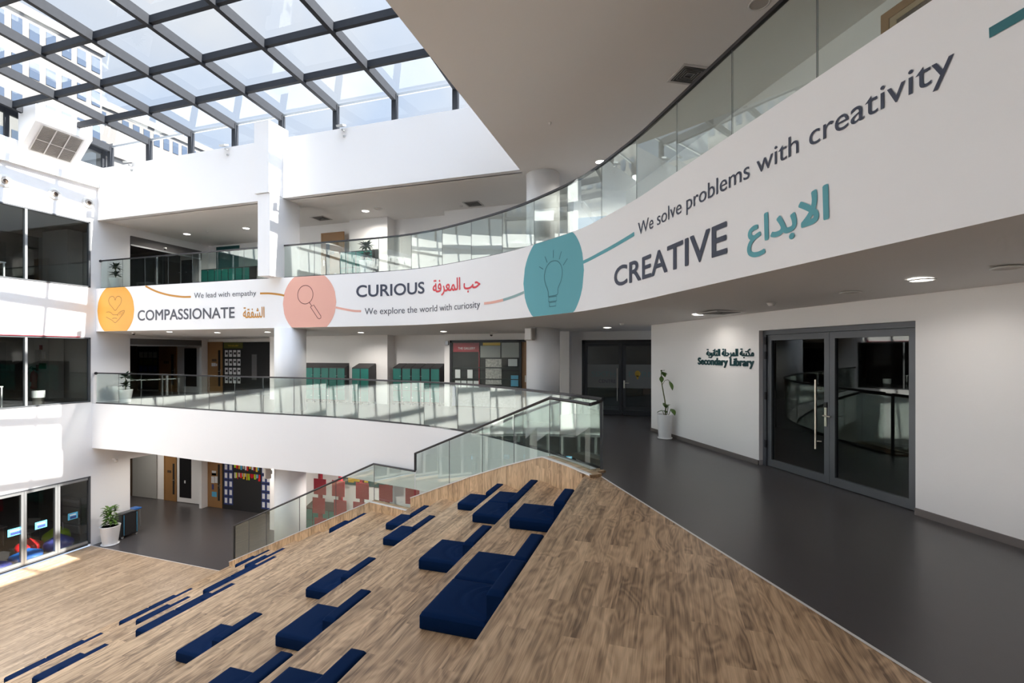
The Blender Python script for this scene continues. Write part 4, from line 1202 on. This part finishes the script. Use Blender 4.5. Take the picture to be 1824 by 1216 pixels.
# black craft display on the ground floor
gk = thing('craft_display', 'black display wall with blue bordered cards and colourful hanging crafts, ground floor', 'display', (-19, 18.03, L0))
nb(gk, 'panel', M['blackm'], (-20.35,-16.9,18.0,18.04,L0,L0+2.9))
for c_, x in enumerate((-20.24,-19.95,-17.98,-17.70)):
    for r_ in range(6):
        z = L0+.42+.40*r_
        s = nb(gk, 'blue_card', M['bluef'], (x,x+.25,17.985,18.0,z-.19,z+.17))
        k = obj('white_sheet', MB().box(x+.05,x+.20,17.98,17.985,z-.12,z+.12), M['yellow'] if (c_ == 1 and r_ == 5) else M['paper'], s); k.location = -Vector(gk.location)
rnd = random.Random(5); cc = [M['bred'], M['yellow'], M['paper'], M['skyblue'], M['lime'], M['crimson'], M['beige']]
for row, (zc, n) in enumerate(((L0+1.75,17),(L0+2.18,12),(L0+2.42,14))):
    for i in range(n):
        x = -19.62+1.55*i/n+.04*rnd.random(); h = .08+.18*rnd.random()
        nb(gk, 'hanging_craft', cc[rnd.randrange(len(cc))], (x,x+.07+.05*rnd.random(),17.97,17.99,zc-h,zc+.05))
# corridor items
nb_root = thing('corridor_panel', 'white framed dark glass screen in the side corridor, ground floor', 'screen', (-22.6, 18.16, L0))
nb(nb_root, 'frame', M['white'], (-23.45,-21.95,18.12,18.16,L0+.02,L0+2.35))
nb(nb_root, 'dark_glass', M['black'], (-23.28,-22.50,18.11,18.12,L0+.25,L0+2.25))
nb(nb_root, 'switch_plate', M['paper'], (-22.95,-22.87,18.10,18.11,L0+.98,L0+1.12))
for (nm, lab, x0, x1, z0, z1, mm) in (('timber_panel','brown timber panel at the left end of the side corridor, ground floor',-27.6,-26.65,L0,L0+2.35,'brown'),
        ('wall_panel','pale grey wall panel in the side corridor, ground floor',-26.6,-24.9,L0+.02,L0+2.35,'room'),
        ('timber_panel','brown timber panel at the left of the side corridor, middle storey',-27.6,-26.3,L1,L1+2.4,'brown'),
        ('timber_panel','brown timber panel in the side corridor, upper storey',-24.3,-23.3,L2,L2+2.4,'brown')):
    o = nb(None, nm, M[mm], (x0,x1,18.12,18.17,z0,z1)); tag(o, lab, 'panel')
o = thing('notice_board', 'dark board with a grid of muted papers in the side corridor, middle storey', 'notice board', (-25.5, 18.16, L1))
nb(o, 'board', M['black'], (-26.25,-24.75,18.12,18.17,.1,2.3))
for r_ in range(3):
    for c_ in range(4):
        nb(o, 'paper_sheet', [M['room'], M['olive'], M['maroon']][min(r_, 2)] if r_ < 2 else M['bluef'], (-26.1+.33*c_,-25.83+.33*c_,18.11,18.12,2.02-.36*r_-.3,2.02-.36*r_))
o = thing('glass_screen', 'dark glazed screen with white frame in the side corridor, middle storey', 'screen', (-22.3, 18.16, L1))
nb(o, 'frame', M['white'], (-23.0,-21.95,18.12,18.17,0,2.42)); nb(o, 'dark_glass', M['black'], (-22.95,-22.15,18.11,18.12,.3,2.2))
o = thing('glass_screen', 'dark glazed screens in the side corridor, upper storey', 'screen', (-25, 18.16, L2))
nb(o, 'frame', M['frame'], (-26.9,-24.35,18.12,18.17,L2,L2+2.5))
for x in (-26.8,-25.6): nb(o, 'dark_glass', M['black'], (x,x+1.1,18.11,18.12,L2+.1,L2+2.4))
o = thing('glass_screen', 'dark door with white frame beside the lockers, upper storey', 'screen', (-22.6, 18.16, L2))
nb(o, 'frame', M['white'], (-23.25,-22.2,18.12,18.17,L2,L2+2.25)); nb(o, 'dark_glass', M['black'], (-23.15,-22.4,18.11,18.12,L2+.05,L2+2.12))
o = nb(None, 'teal_panel', M['tealwall'], (-20.75,-19.35,18.0,18.04,L2+1.5,L2+2.6)); tag(o, 'deep teal wall panel above the long locker bank, upper gallery', 'panel')
o = nb(None, 'grey_panel', mat('slate_panel', (.20,.27,.27,1), .6), (-19.35,-17.9,18.0,18.04,L2+1.5,L2+2.45)); tag(o, 'grey green wall panel above the long locker bank, upper gallery', 'panel')
for (z, lab, z1) in ((2.26,'dark roller shutter box over the side corridor opening, middle storey',2.57),(6.45,'dark roller shutter box over the side corridor opening, upper storey',6.86)):
    s = thing('roller_shutter', lab, 'shutter', (XW, 16, z))
    nb(s, 'box', M['shutter'], (XW-.1,XW+.02,14.43,17.67,z+.06,z1)); nb(s, 'bottom_bar', M['alu'], (XW-.08,XW+.03,14.43,17.67,z,z+.06))

# teal picture boards on the ground floor wall and red framed boards
o = thing('picture_board', 'teal pinboard with yellow map on the ground floor wall behind the lower balustrade', 'notice board', (-11, 16.15, L0))
nb(o, 'board', M['tealwall'], (-12.2,-9.9,16.14,16.19,-3.2,-2.3))
nb(o, 'yellow_map', M['yellow'], (-11.6,-10.95,16.12,16.14,-3.05,-2.5)); nb(o, 'yellow_strip', M['yellow'], (-11.85,-11.6,16.12,16.14,-3.1,-2.9))
nb(o, 'white_sheet', M['paper'], (-10.7,-10.3,16.12,16.14,-2.75,-2.55))
px_ = [-12.71,-11.83,-10.97,-10.09,-9.08,-8.11]
for i, x in enumerate(px_):
    s = thing('red_display_post', 'crimson post with square red boards on the ground floor, %s from the left' % ORD[i], 'display post', (x, 14.5, L0), group='red display posts on the ground floor')
    obj('post', MB().box(-.055,.055,-.055,.055,0,3.75), M['crimson'], s)
    for k, z in enumerate((.28, 1.02, 1.74, 2.42)):
        off = (.03, -.05, .06, -.02)[(k+i) % 4]
        obj('board', MB().box(-.26+off,.26+off,-.075,-.057,z,z+.56), M['bred'] if (i == 0 and k == 3) else M['crimson'], s)

# ------------------------------------------------------------------ lamps, vents, detectors, cameras, speakers
def downlight(x, y, z, r, lit, label, power=0, group='round ceiling downlights'):
    t = thing('downlight', label, 'ceiling light', (x, y, z), group=group)
    obj('trim_ring', MB().lathe([(r,0),(r*1.16,-.004),(r*1.18,-.012),(r*1.0,-.016),(r*.96,-.004)], (0,0,0), 32, cap=False), M['plastic'], t, smooth=True)
    obj('diffuser', MB().disc((0,0,-.008), r*.97, 28), M['lamp'] if lit else M['beige'], t)
    if power:
        ld = bpy.data.lights.new('downlight_bulb', 'AREA'); ld.shape = 'DISK'; ld.size = r*1.8; ld.energy = power; ld.color = (1, .93, .85); ld.spread = math.radians(150)
        lo = bpy.data.objects.new('downlight_bulb', ld); COL.objects.link(lo); lo.parent = t; lo.location = (0,0,-.025)
    return t
def zs(x, y):
    """height of the middle gallery soffit above a point"""
    best = min(range(NB+1), key=lambda i: (BAND.at(qs[i])-Vector((x, y))).length)
    dd = (BAND.at(qs[best])-Vector((x, y))).length
    return 2.805-(.145*min(1, dd/2.2)+.04*min(1, max(0, dd-2.2)/6.8)) - .003
PW = 2.5; PG = 20; PU = 26
for (x, y, lit, lab, pw) in ((2.50,5.98,1,'lit round downlight in the corridor soffit nearest the camera',PW),
        (.60,9.80,1,'lit round downlight in the soffit beside the square vent outside the library',PW),
        (-1.52,13.45,1,'lit round downlight in the soffit before the corridor end doors',PW),
        (2.15,6.85,0,'unlit recessed round fitting in the soffit above the library door',0),
        (2.86,5.35,0,'unlit recessed round fitting at the right picture edge',0),
        (-10.4,14.9,1,'lit downlight in the soffit above the short locker pair',PG),
        (-14.0,14.3,1,'lit downlight in the soffit left of the round column',PG),
        (-18.1,13.7,1,'lit small downlight in the soffit below the start of the word COMPASSIONATE',60),
        (-16.3,14.2,1,'lit small downlight in the soffit below the end of the word COMPASSIONATE',PG),
        (-7.15,14.9,1,'lit downlight in the soffit over the recessed lockers',PG)):
    downlight(x, y, zs(x, y), .10, lit, lab, pw)
for (x, y, lit, lab, pw) in ((-10.5,15.3,1,'lit downlight in the upper ceiling above the two tier plant',PU),
        (-20.0,15.9,1,'lit rectangular looking downlight in the upper ceiling at far left',PU),
        (-16.7,15.9,1,'lit downlight in the upper ceiling just left of the flat pier',PU),
        (-1.69,13.3,1,'lit downlight in the upper ceiling right of the round column',PU),
        (-9.9,15.2,0,'unlit round fitting beside the upper ceiling downlight',0),
        (1.34,8.0,0,'pale round fitting in the upper ceiling above the handrail near the top edge',0)):
    downlight(x, y, CE-.002, .13, lit, lab, pw)
for (x, y, lab) in ((-19.3,14.6,'added unseen fill lamp above the loudspeaker under the middle gallery'),(-16.0,15.6,'added unseen fill lamp under the middle gallery before the craft display'),(-10.5,14.4,'added unseen fill lamp under the middle gallery by the red posts'),(-24.5,16.2,'added unseen fill lamp inside the ground floor side corridor')):
    downlight(x, y, -1.742, .10, 1, lab, 32)  # fill lamps added out of sight to lift the ground floor shade
def vent(x, y, z, label, rz=0.0, s=.30):
    t = thing('ceiling_vent', label, 'air vent', (x, y, z), rz, group='square ceiling vents')
    f = MB()
    for (a, b) in ((s, s-.05),):
        f.box(-a,a,-a,-b,-.014,0).box(-a,a,b,a,-.014,0).box(-a,-b,-b,b,-.014,0).box(b,a,-b,b,-.014,0)
    obj('frame', f, M['ventw'], t)
    obj('backing', MB().box(-s+.05,s-.05,-s+.05,s-.05,-.004,0), M['black'], t)
    k = s-.075
    while k > .04:
        f = MB(); w = .014
        f.box(-k,k,-k,-k+w,-.02,-.004).box(-k,k,k-w,k,-.02,-.004).box(-k,-k+w,-k+w,k-w,-.02,-.004).box(k-w,k,-k+w,k-w,-.02,-.004)
        obj('louvre_ring', f, M['grille'], t); k -= .048
    return t
A30 = math.radians(-60)
vent(.95, 9.35, zs(.95,9.35), 'square vent in the soffit outside the library', A30)
vent(-12.7, 15.6, CE-.001, 'square vent in the upper ceiling just right of the flat pier')
vent(-6.4, 15.7, CE-.001, 'square vent in the upper ceiling above the middle of the curved handrail')
vent(.43, 9.66, CE-.001, 'square vent in the grey ceiling behind the rising handrail', A30)
def detector(x, y, z, label, r=.055):
    t = thing('smoke_detector', label, 'detector', (x, y, z))
    obj('housing', MB().lathe([(r,0),(r,-.018),(r*.7,-.045),(r*.3,-.05),(.001,-.05)], (0,0,0), 20), M['plastic'], t, smooth=True)
    obj('base_ring', MB().lathe([(r*1.2,0),(r*1.2,-.008),(r,-.01)], (0,0,0), 20), M['plastic'], t)
detector(1.5, 8.0, zs(1.5, 8.0), 'white detector in the soffit above the library sign')
detector(-1.0, 11.9, zs(-1.0,11.9), 'white detector in the soffit near the corridor end')
detector(-18.7, 15.8, CE-.001, 'small white detector on the upper ceiling at left')
detector(-2.49, 10.71, CE-.001, 'tiny detector alone on the wide grey ceiling', .03)
detector(-6.9, 15.8, CE-.001, 'white detector beside the vent above the curved handrail')
detector(-5.3, 14.8, zs(-5.3,14.8), 'white cone shaped detector in the soffit above the gallery window', .10)
def cctv(x, y, z, label, ceil=False):
    t = thing('security_camera', label, 'security camera', (x, y, z))
    obj('mount', MB().lathe([(.06,0),(.06,-.05),(.05,-.055)], (0,0,0), 20), M['plastic'], t)
    obj('dome', MB().lathe([(.048,-.05),(.045,-.08),(.03,-.10),(.001,-.108)], (0,0,0), 20), M['black'], t, smooth=True)
cctv(-19.9, 13.6, zs(-19.9,13.6), 'dome camera under the soffit below the amber disc')
cctv(-20.9, 15.6, CE-.6, 'dome camera on the white wall of the upper storey at far left')
cctv(-5.8, 15.9, zs(-5.8,15.9), 'dome camera beside the gallery window')
t = thing('security_camera', 'white bullet camera on the shaded wall above the bushy plant', 'security camera', (XW, 13.75, -2.33))
obj('bracket', MB().box(0,.16,-.02,.02,0,.04), M['plastic'], t); o = obj('camera_body', MB().lathe([(.06,0),(.065,.05),(.05,.12)], (.2,0,-.1), 20), M['plastic'], t, smooth=True)
obj('lens', MB().lathe([(.001,-.01),(.04,-.008),(.045,.01)], (.2,0,-.1), 16), M['black'], t)
def speaker(x, y, z, label, rz=0):
    t = thing('wall_speaker', label, 'speaker', (x, y, z), rz)
    obj('cabinet', MB().box(-.125,.125,-.17,0,0,.36), M['beige'], t, bevel=.02)
    obj('grille', MB().box(-.10,.10,-.178,-.17,.03,.33), M['plastic'], t)
    obj('bracket', MB().box(-.03,.03,0,.05,.12,.24), M['plastic'], t)
    obj('indicator', MB().box(.04,.06,-.182,-.178,.15,.17), M['paper'], t)
speaker(-3.62, 13.25, 2.31, 'beige box speaker on the round column beside the gallery door', math.radians(-20))
speaker(-12.62, 13.0, -2.22, 'beige box speaker on the round column under the middle gallery edge', math.radians(-35))
t = thing('wall_alarm', 'small grey alarm sounder on the wall left of the gallery window', 'alarm', (-7.62, 16.19, 2.25)); obj('case', MB().box(-.06,.06,-.07,0,0,.16), M['alu'], t, bevel=.01)

# air conditioner hood on the left wall
ac = thing('air_handler', 'big white air conditioning hood with slanted grille at the top of the left wall', 'air conditioner', (XW, 11.6, 9.0))
y0, y1 = 10.75, 12.45
prof_ = [(XW+.02,9.02),(XW+.10,9.0),(XW+.93,9.86),(XW+.93,10.42),(XW+.02,10.42)]
mb = MB(); n = len(prof_)
mb.add([(x,y0,z) for x,z in prof_]+[(x,y1,z) for x,z in prof_], [tuple(range(n)), tuple(reversed(range(n,2*n)))]+[(i,n+i,n+(i+1)%n,(i+1)%n) for i in range(n)])
obj('hood', mb, M['white'], ac, world=True)
ax = Vector((.83,0,.86)).normalized(); nx = Vector((.86,0,-.83)).normalized()
def acp(u, y, o=0): return Vector((XW+.10,y,9.0))+ax*u+nx*o
W_ = 1.195
gy0, gy1 = y0+.22, y1-.26
mb = MB()
for k in range(26):
    u = .10+(W_-.2)*k/26
    mb.add([acp(u,gy0,.012),acp(u,gy1,.012),acp(u+.018,gy1,.026),acp(u+.018,gy0,.026)], [(0,1,2,3)])
obj('louvres', mb, M['beige'], ac, world=True)
obj('grille_backing', MB().quad(acp(.08,gy0,.006),acp(.08,gy1,.006),acp(W_-.08,gy1,.006),acp(W_-.08,gy0,.006)), M['grille'], ac, world=True)
mb = MB()
for k in range(4):
    y = gy0+(gy1-gy0)*k/3
    mb.add([acp(.06,y-.018,.032),acp(.06,y+.018,.032),acp(W_-.06,y+.018,.032),acp(W_-.06,y-.018,.032)], [(0,1,2,3)])
for u in (.06, .55, W_-.08):
    mb.add([acp(u,gy0,.033),acp(u,gy1,.033),acp(u+.022,gy1,.033),acp(u+.022,gy0,.033)], [(0,1,2,3)])
obj('grille_frame', mb, M['ventw'], ac, world=True)
# ball nozzles
for i, (y, lab) in enumerate(((10.39,'round white air nozzle on the left wall at the picture edge'),(11.80,'round white air nozzle in the middle of the three on the left wall'),(12.88,'round white air nozzle on the left wall nearest the corner'))):
    t = thing('air_nozzle', lab, 'air nozzle', (XW, y, 7.77), group='round nozzles on the left wall')
    a = obj('ring', MB().lathe([(.21,0),(.21,.02),(.17,.045),(.12,.05),(.105,.02)], (0,0,0), 32, cap=False), M['plastic'], t, smooth=True); a.rotation_euler = (0, PI/2, 0)
    a = obj('ball', MB().lathe([(.105,.02),(.10,.055),(.07,.075)], (0,0,0), 28, cap=False), M['beige'], t, smooth=True); a.rotation_euler = (0, PI/2, 0)
    a = obj('throat', MB().lathe([(.001,.05),(.075,.05)], (0,0,0), 24, cap=False), M['brown'], t); a.rotation_euler = (0, PI/2, 0)
# flood lamp brackets on the beam
for i, (x, lab) in enumerate(((-19.4,'small flood lamp on the white beam nearest the left corner'),(-14.68,'small flood lamp on the white beam left of the pier head'),(-9.85,'small flood lamp on the white beam right of the pier head'))):
    t = thing('flood_lamp', lab, 'lamp', (x, 13.2, 9.2), group='flood lamps on the beam')
    obj('arm', MB().box(-.02,.02,-.12,0,-.12,-.08), M['alu'], t)
    obj('head', MB().obox((0,-.16,.0), (.12,0,0), (0,.09,.03), (0,-.01,.03)), M['alu'], t)
    obj('junction_box', MB().box(-.03,.03,-.03,0,-.30,-.24), M['alu'], t)

# black speaker on castors
sp = thing('loudspeaker', 'black loudspeaker box with blue light strips on castors beside the bushy plant', 'loudspeaker', (-20.99, 14.08, L0), PI/2)
obj('cabinet', MB().box(-.31,.31,-.19,.19,.09,1.0), M['black'], sp, bevel=.02)
obj('top_panel', MB().box(-.2,.2,-.10,.10,1.0,1.008), M['frame'], sp)
for x in (-.235, .265): obj('light_strip', MB().box(x-.007,x+.007,-.202,-.19,.14,.95), M['skyblue'], sp)
obj('grille', MB().box(-.20,.22,-.20,-.19,.16,.92), M['blackm'], sp)
for x in (-.27, .27):
    for y in (-.15, .15):
        c = obj('castor', MB().lathe([(.045,-.02),(.05,0),(.045,.02)], (0,0,0), 16), M['alu'], sp); c.location = (x, y, .052); c.rotation_euler = (PI/2, 0, 0)
st_ = thing('blue_stool', 'blue topped stool half hidden behind the loudspeaker', 'stool', (-21.78, 14.9, L0))
obj('seat', MB().box(-.2,.2,-.2,.2,.78,.84), M['bblue'], st_, bevel=.02)
for x in (-.16,.16):
    for y in (-.16,.16): obj('leg', MB().tube([(x,y,0),(x*.9,y*.9,.79)], .014, 6), M['alu'], st_)

# ------------------------------------------------------------------ rooms behind the left windows
def beanbag(x, y, r, h, m, lab, seed):
    rnd = random.Random(seed); mb = MB(); n, k = 28, 12; vs = []
    ph = [rnd.random()*6 for _ in range(4)]
    for i in range(k+1):
        f = i/k; rr = r*math.sin(PI*min(.98, .18+.8*f))**.6*(1 if f < .6 else (1-(f-.6)*1.6))
        for j in range(n):
            a = 2*PI*j/n; w = 1+.06*math.sin(3*a+ph[0])+.04*math.sin(5*a+ph[1]+4*f)
            vs.append((rr*w*math.cos(a), rr*w*math.sin(a), h*f*(1+.06*math.sin(2*a+ph[2]))))
    mb.add(vs, [(i*n+j, i*n+(j+1) % n, (i+1)*n+(j+1) % n, (i+1)*n+j) for i in range(k) for j in range(n)]+[tuple(reversed(range(n))), tuple(k*n+j for j in range(n))])
    t = thing('beanbag', lab, 'beanbag', (x, y, L0))
    obj('cover', mb, m, t, smooth=True)
beanbag(-21.98, 11.35, .46, .42, M['bblue'], 'bright blue beanbag nearest the folding glass doors', 1)
beanbag(-22.85, 11.85, .40, .50, M['bred'], 'red beanbag behind the bright blue one', 2)
beanbag(-22.85, 12.75, .42, .72, M['lime'], 'lime green beanbag behind the folding doors', 3)
beanbag(-22.0, 12.33, .45, .62, M['indigo'], 'indigo beanbag behind the last folding door pane', 4)
beanbag(-21.9, 10.55, .32, .30, M['indigo'], 'small dark beanbag at the left behind the folding doors', 5)
for i, (x, y) in enumerate(((-23.9,10.4),(-23.95,12.45))):
    c = thing('room_chair', ['pale chair with metal legs in the dim ground floor room, left','pale chair with metal legs in the dim ground floor room, right'][i], 'chair', (x, y, L0), .4)
    obj('seat', MB().box(-.22,.22,-.22,.22,.44,.47), M['room'], c, bevel=.01); obj('backrest', MB().box(-.22,.22,.2,.23,.6,.9), M['room'], c, bevel=.01)
    for a in (-.2,.2):
        for b in (-.2,.2): obj('leg', MB().tube([(a,b,0),(a,b,.45)], .011, 6), M['alu'], c)
tb = thing('room_table', 'grey table in the dim ground floor room', 'table', (-24.9, 10.9, L0))
obj('tabletop', MB().box(-.5,.5,-1.1,1.1,.72,.75), M['room'], tb)
for a in (-.45,.45):
    for b in (-1.0,1.0): obj('leg', MB().tube([(a,b,0),(a,b,.72)], .02, 6), M['frame'], tb)
sh = thing('storage_shelf', 'pale shelf with clear plastic boxes behind the last folding door', 'shelf', (-23.6, 13.9, L0))
obj('case', MB().box(-.6,.6,-.25,-.22,0,1.5).box(-.6,-.57,-.25,.25,0,1.5).box(.57,.6,-.25,.25,0,1.5).box(-.6,.6,-.25,.25,.72,.75).box(-.6,.6,-.25,.25,1.47,1.5), M['room'], sh)
for z in (.05,.4,.8,1.12): obj('plastic_box', MB().box(-.5,.5,-.28,.2,z,z+.28), M['ventw'], sh, bevel=.02)
t = thing('bollard_lamp', 'short steel post with white cap standing behind the middle window', 'lamp', (-22.3, 11.85, L1+.002))
obj('post', MB().lathe([(.16,0),(.16,.30)], (0,0,0), 24), M['steel'], t); obj('cap', MB().lathe([(.19,.30),(.19,.56)], (0,0,0), 24), M['plastic'], t)
t = thing('white_table', 'white framed table behind the middle window at the picture edge', 'table', (-23.2, 10.7, L1+.002))
obj('tabletop', MB().box(-.35,.35,-1.0,.42,.72,.76), M['plastic'], t)
for a in (-.32,.32):
    for b in (-.95,.38): obj('leg', MB().box(a-.02,a+.02,b-.02,b+.02,0,.72), M['plastic'], t)
obj('stretcher', MB().box(-.3,.3,.36,.39,.08,.11), M['plastic'], t)
o = struct('column_room', MB().box(-26.9,-25.2,13.75,14.3,L1,2.62), M['ventw'], 'pale column in the room behind the middle window')
o = struct('column_room', MB().box(-25.6,-24.0,13.75,14.3,L2,CE), M['ventw'], 'pale column in the room behind the upper window')
fe = thing('fire_extinguisher', 'dark red fire extinguisher with black horn hanging on the pale column behind the middle window', 'fire extinguisher', (-25.85, 13.58, .42))
obj('cylinder', MB().lathe([(.11,0),(.115,.05),(.115,.62),(.08,.72),(.035,.78),(.03,.84)], (0,0,0), 24), M['fire'], fe, smooth=True)
obj('valve', MB().box(-.05,.05,-.04,.04,.82,.9).tube([(-.04,0,.9),(-.18,0,.96),(-.28,0,.9)], .015, 6), M['black'], fe)
obj('hose_and_horn', MB().tube([(0,-.03,.86),(-.22,-.05,.9),(-.36,-.05,.7),(-.40,-.05,.42)], [.014,.014,.02,.06], 8), M['black'], fe)
obj('label_patch', MB().box(-.05,.05,-.12,-.114,.12,.3), M['paper'], fe)
for (nm, lab, x0, x1, z0, z1, mm) in (('fire_sign','green fire point sign on the pale column behind the middle window',-25.75,-25.35,1.28,1.52,'green'),
        ('alarm_point','red alarm call point on the pale column behind the middle window',-25.95,-25.78,1.2,1.45,'fire'),
        ('alarm_sounder','red sounder high on the pale column behind the middle window',-25.72,-25.6,2.1,2.3,'fire'),
        ('control_box','grey switch box high on the pale column behind the middle window',-26.0,-25.7,1.58,2.1,'room'),
        ('framed_notice','pale notice frame on the pale column behind the middle window',-25.55,-25.38,1.72,2.02,'paper')):
    o = nb(None, nm, M[mm], (x0,x1,13.70,13.75,z0,z1)); tag(o, lab, nm.replace('_', ' '))
ps = thing('poster_strip', 'column of pale and green notices at the right of the middle window', 'poster', (-22.4, 14.34, .9))
for k in range(5): nb(ps, 'notice_sheet', M['paper'] if k % 2 == 0 else M['lime'], (-22.55,-22.25,14.33,14.355,.55+.36*k,.55+.36*k+.31))
for (z0, z1, lab) in ((1.3, 2.4, 'dark screen on the back wall behind the middle window'), (5.7, 6.7, 'dark screen on the back wall behind the upper window')):
    o = nb(None, 'wall_screen', M['black'], (-27.0,-26.95,10.2,13.2,z0,z1)); tag(o, lab, 'screen')
t = thing('white_table', 'white framed table behind the upper window at the picture edge', 'table', (-22.4, 10.5, L2+.002))
obj('tabletop', MB().box(-.35,.35,-1.0,.3,.62,.66), M['plastic'], t)
for a in (-.32,.32):
    for b in (-.95,.26): obj('leg', MB().box(a-.02,a+.02,b-.02,b+.02,0,.62), M['plastic'], t)

# ------------------------------------------------------------------ buildings seen through the skylight
def tower(x, y0, y1, z1, dep, label, rows, zstep):
    t = thing('building', label, 'building', (x, (y0+y1)/2, L0), group='buildings beyond the skylight')
    nb(t, 'walls', M['facade'], (x-dep,x,y0,y1,L0,z1))
    nb(t, 'parapet', M['facade'], (x-dep-.2,x+.25,y0-.2,y1+.2,z1-.6,z1+.2))
    for r_ in range(rows):
        z = z1-2.6-zstep*r_
        mb = MB(); y = y0+.8
        while y < y1-.8:
            mb.box(x-.02,x+.06,y,y+.75,z,z+1.5); y += 1.25
        w = obj('window_row', mb, M['facwin'], t, world=True)
tower(-55, 4, 34.5, 33.0, 12, 'tall pale office building with rows of narrow windows seen through the skylight', 5, 3.4)
tower(-62, 36.5, 56, 31.0, 12, 'lower pale building right of the tall one, seen through the skylight', 4, 3.4)
tower(-34, 22, 30, 15.2, 8, 'grey building with strip windows just above the left corner of the atrium', 2, 3.0)
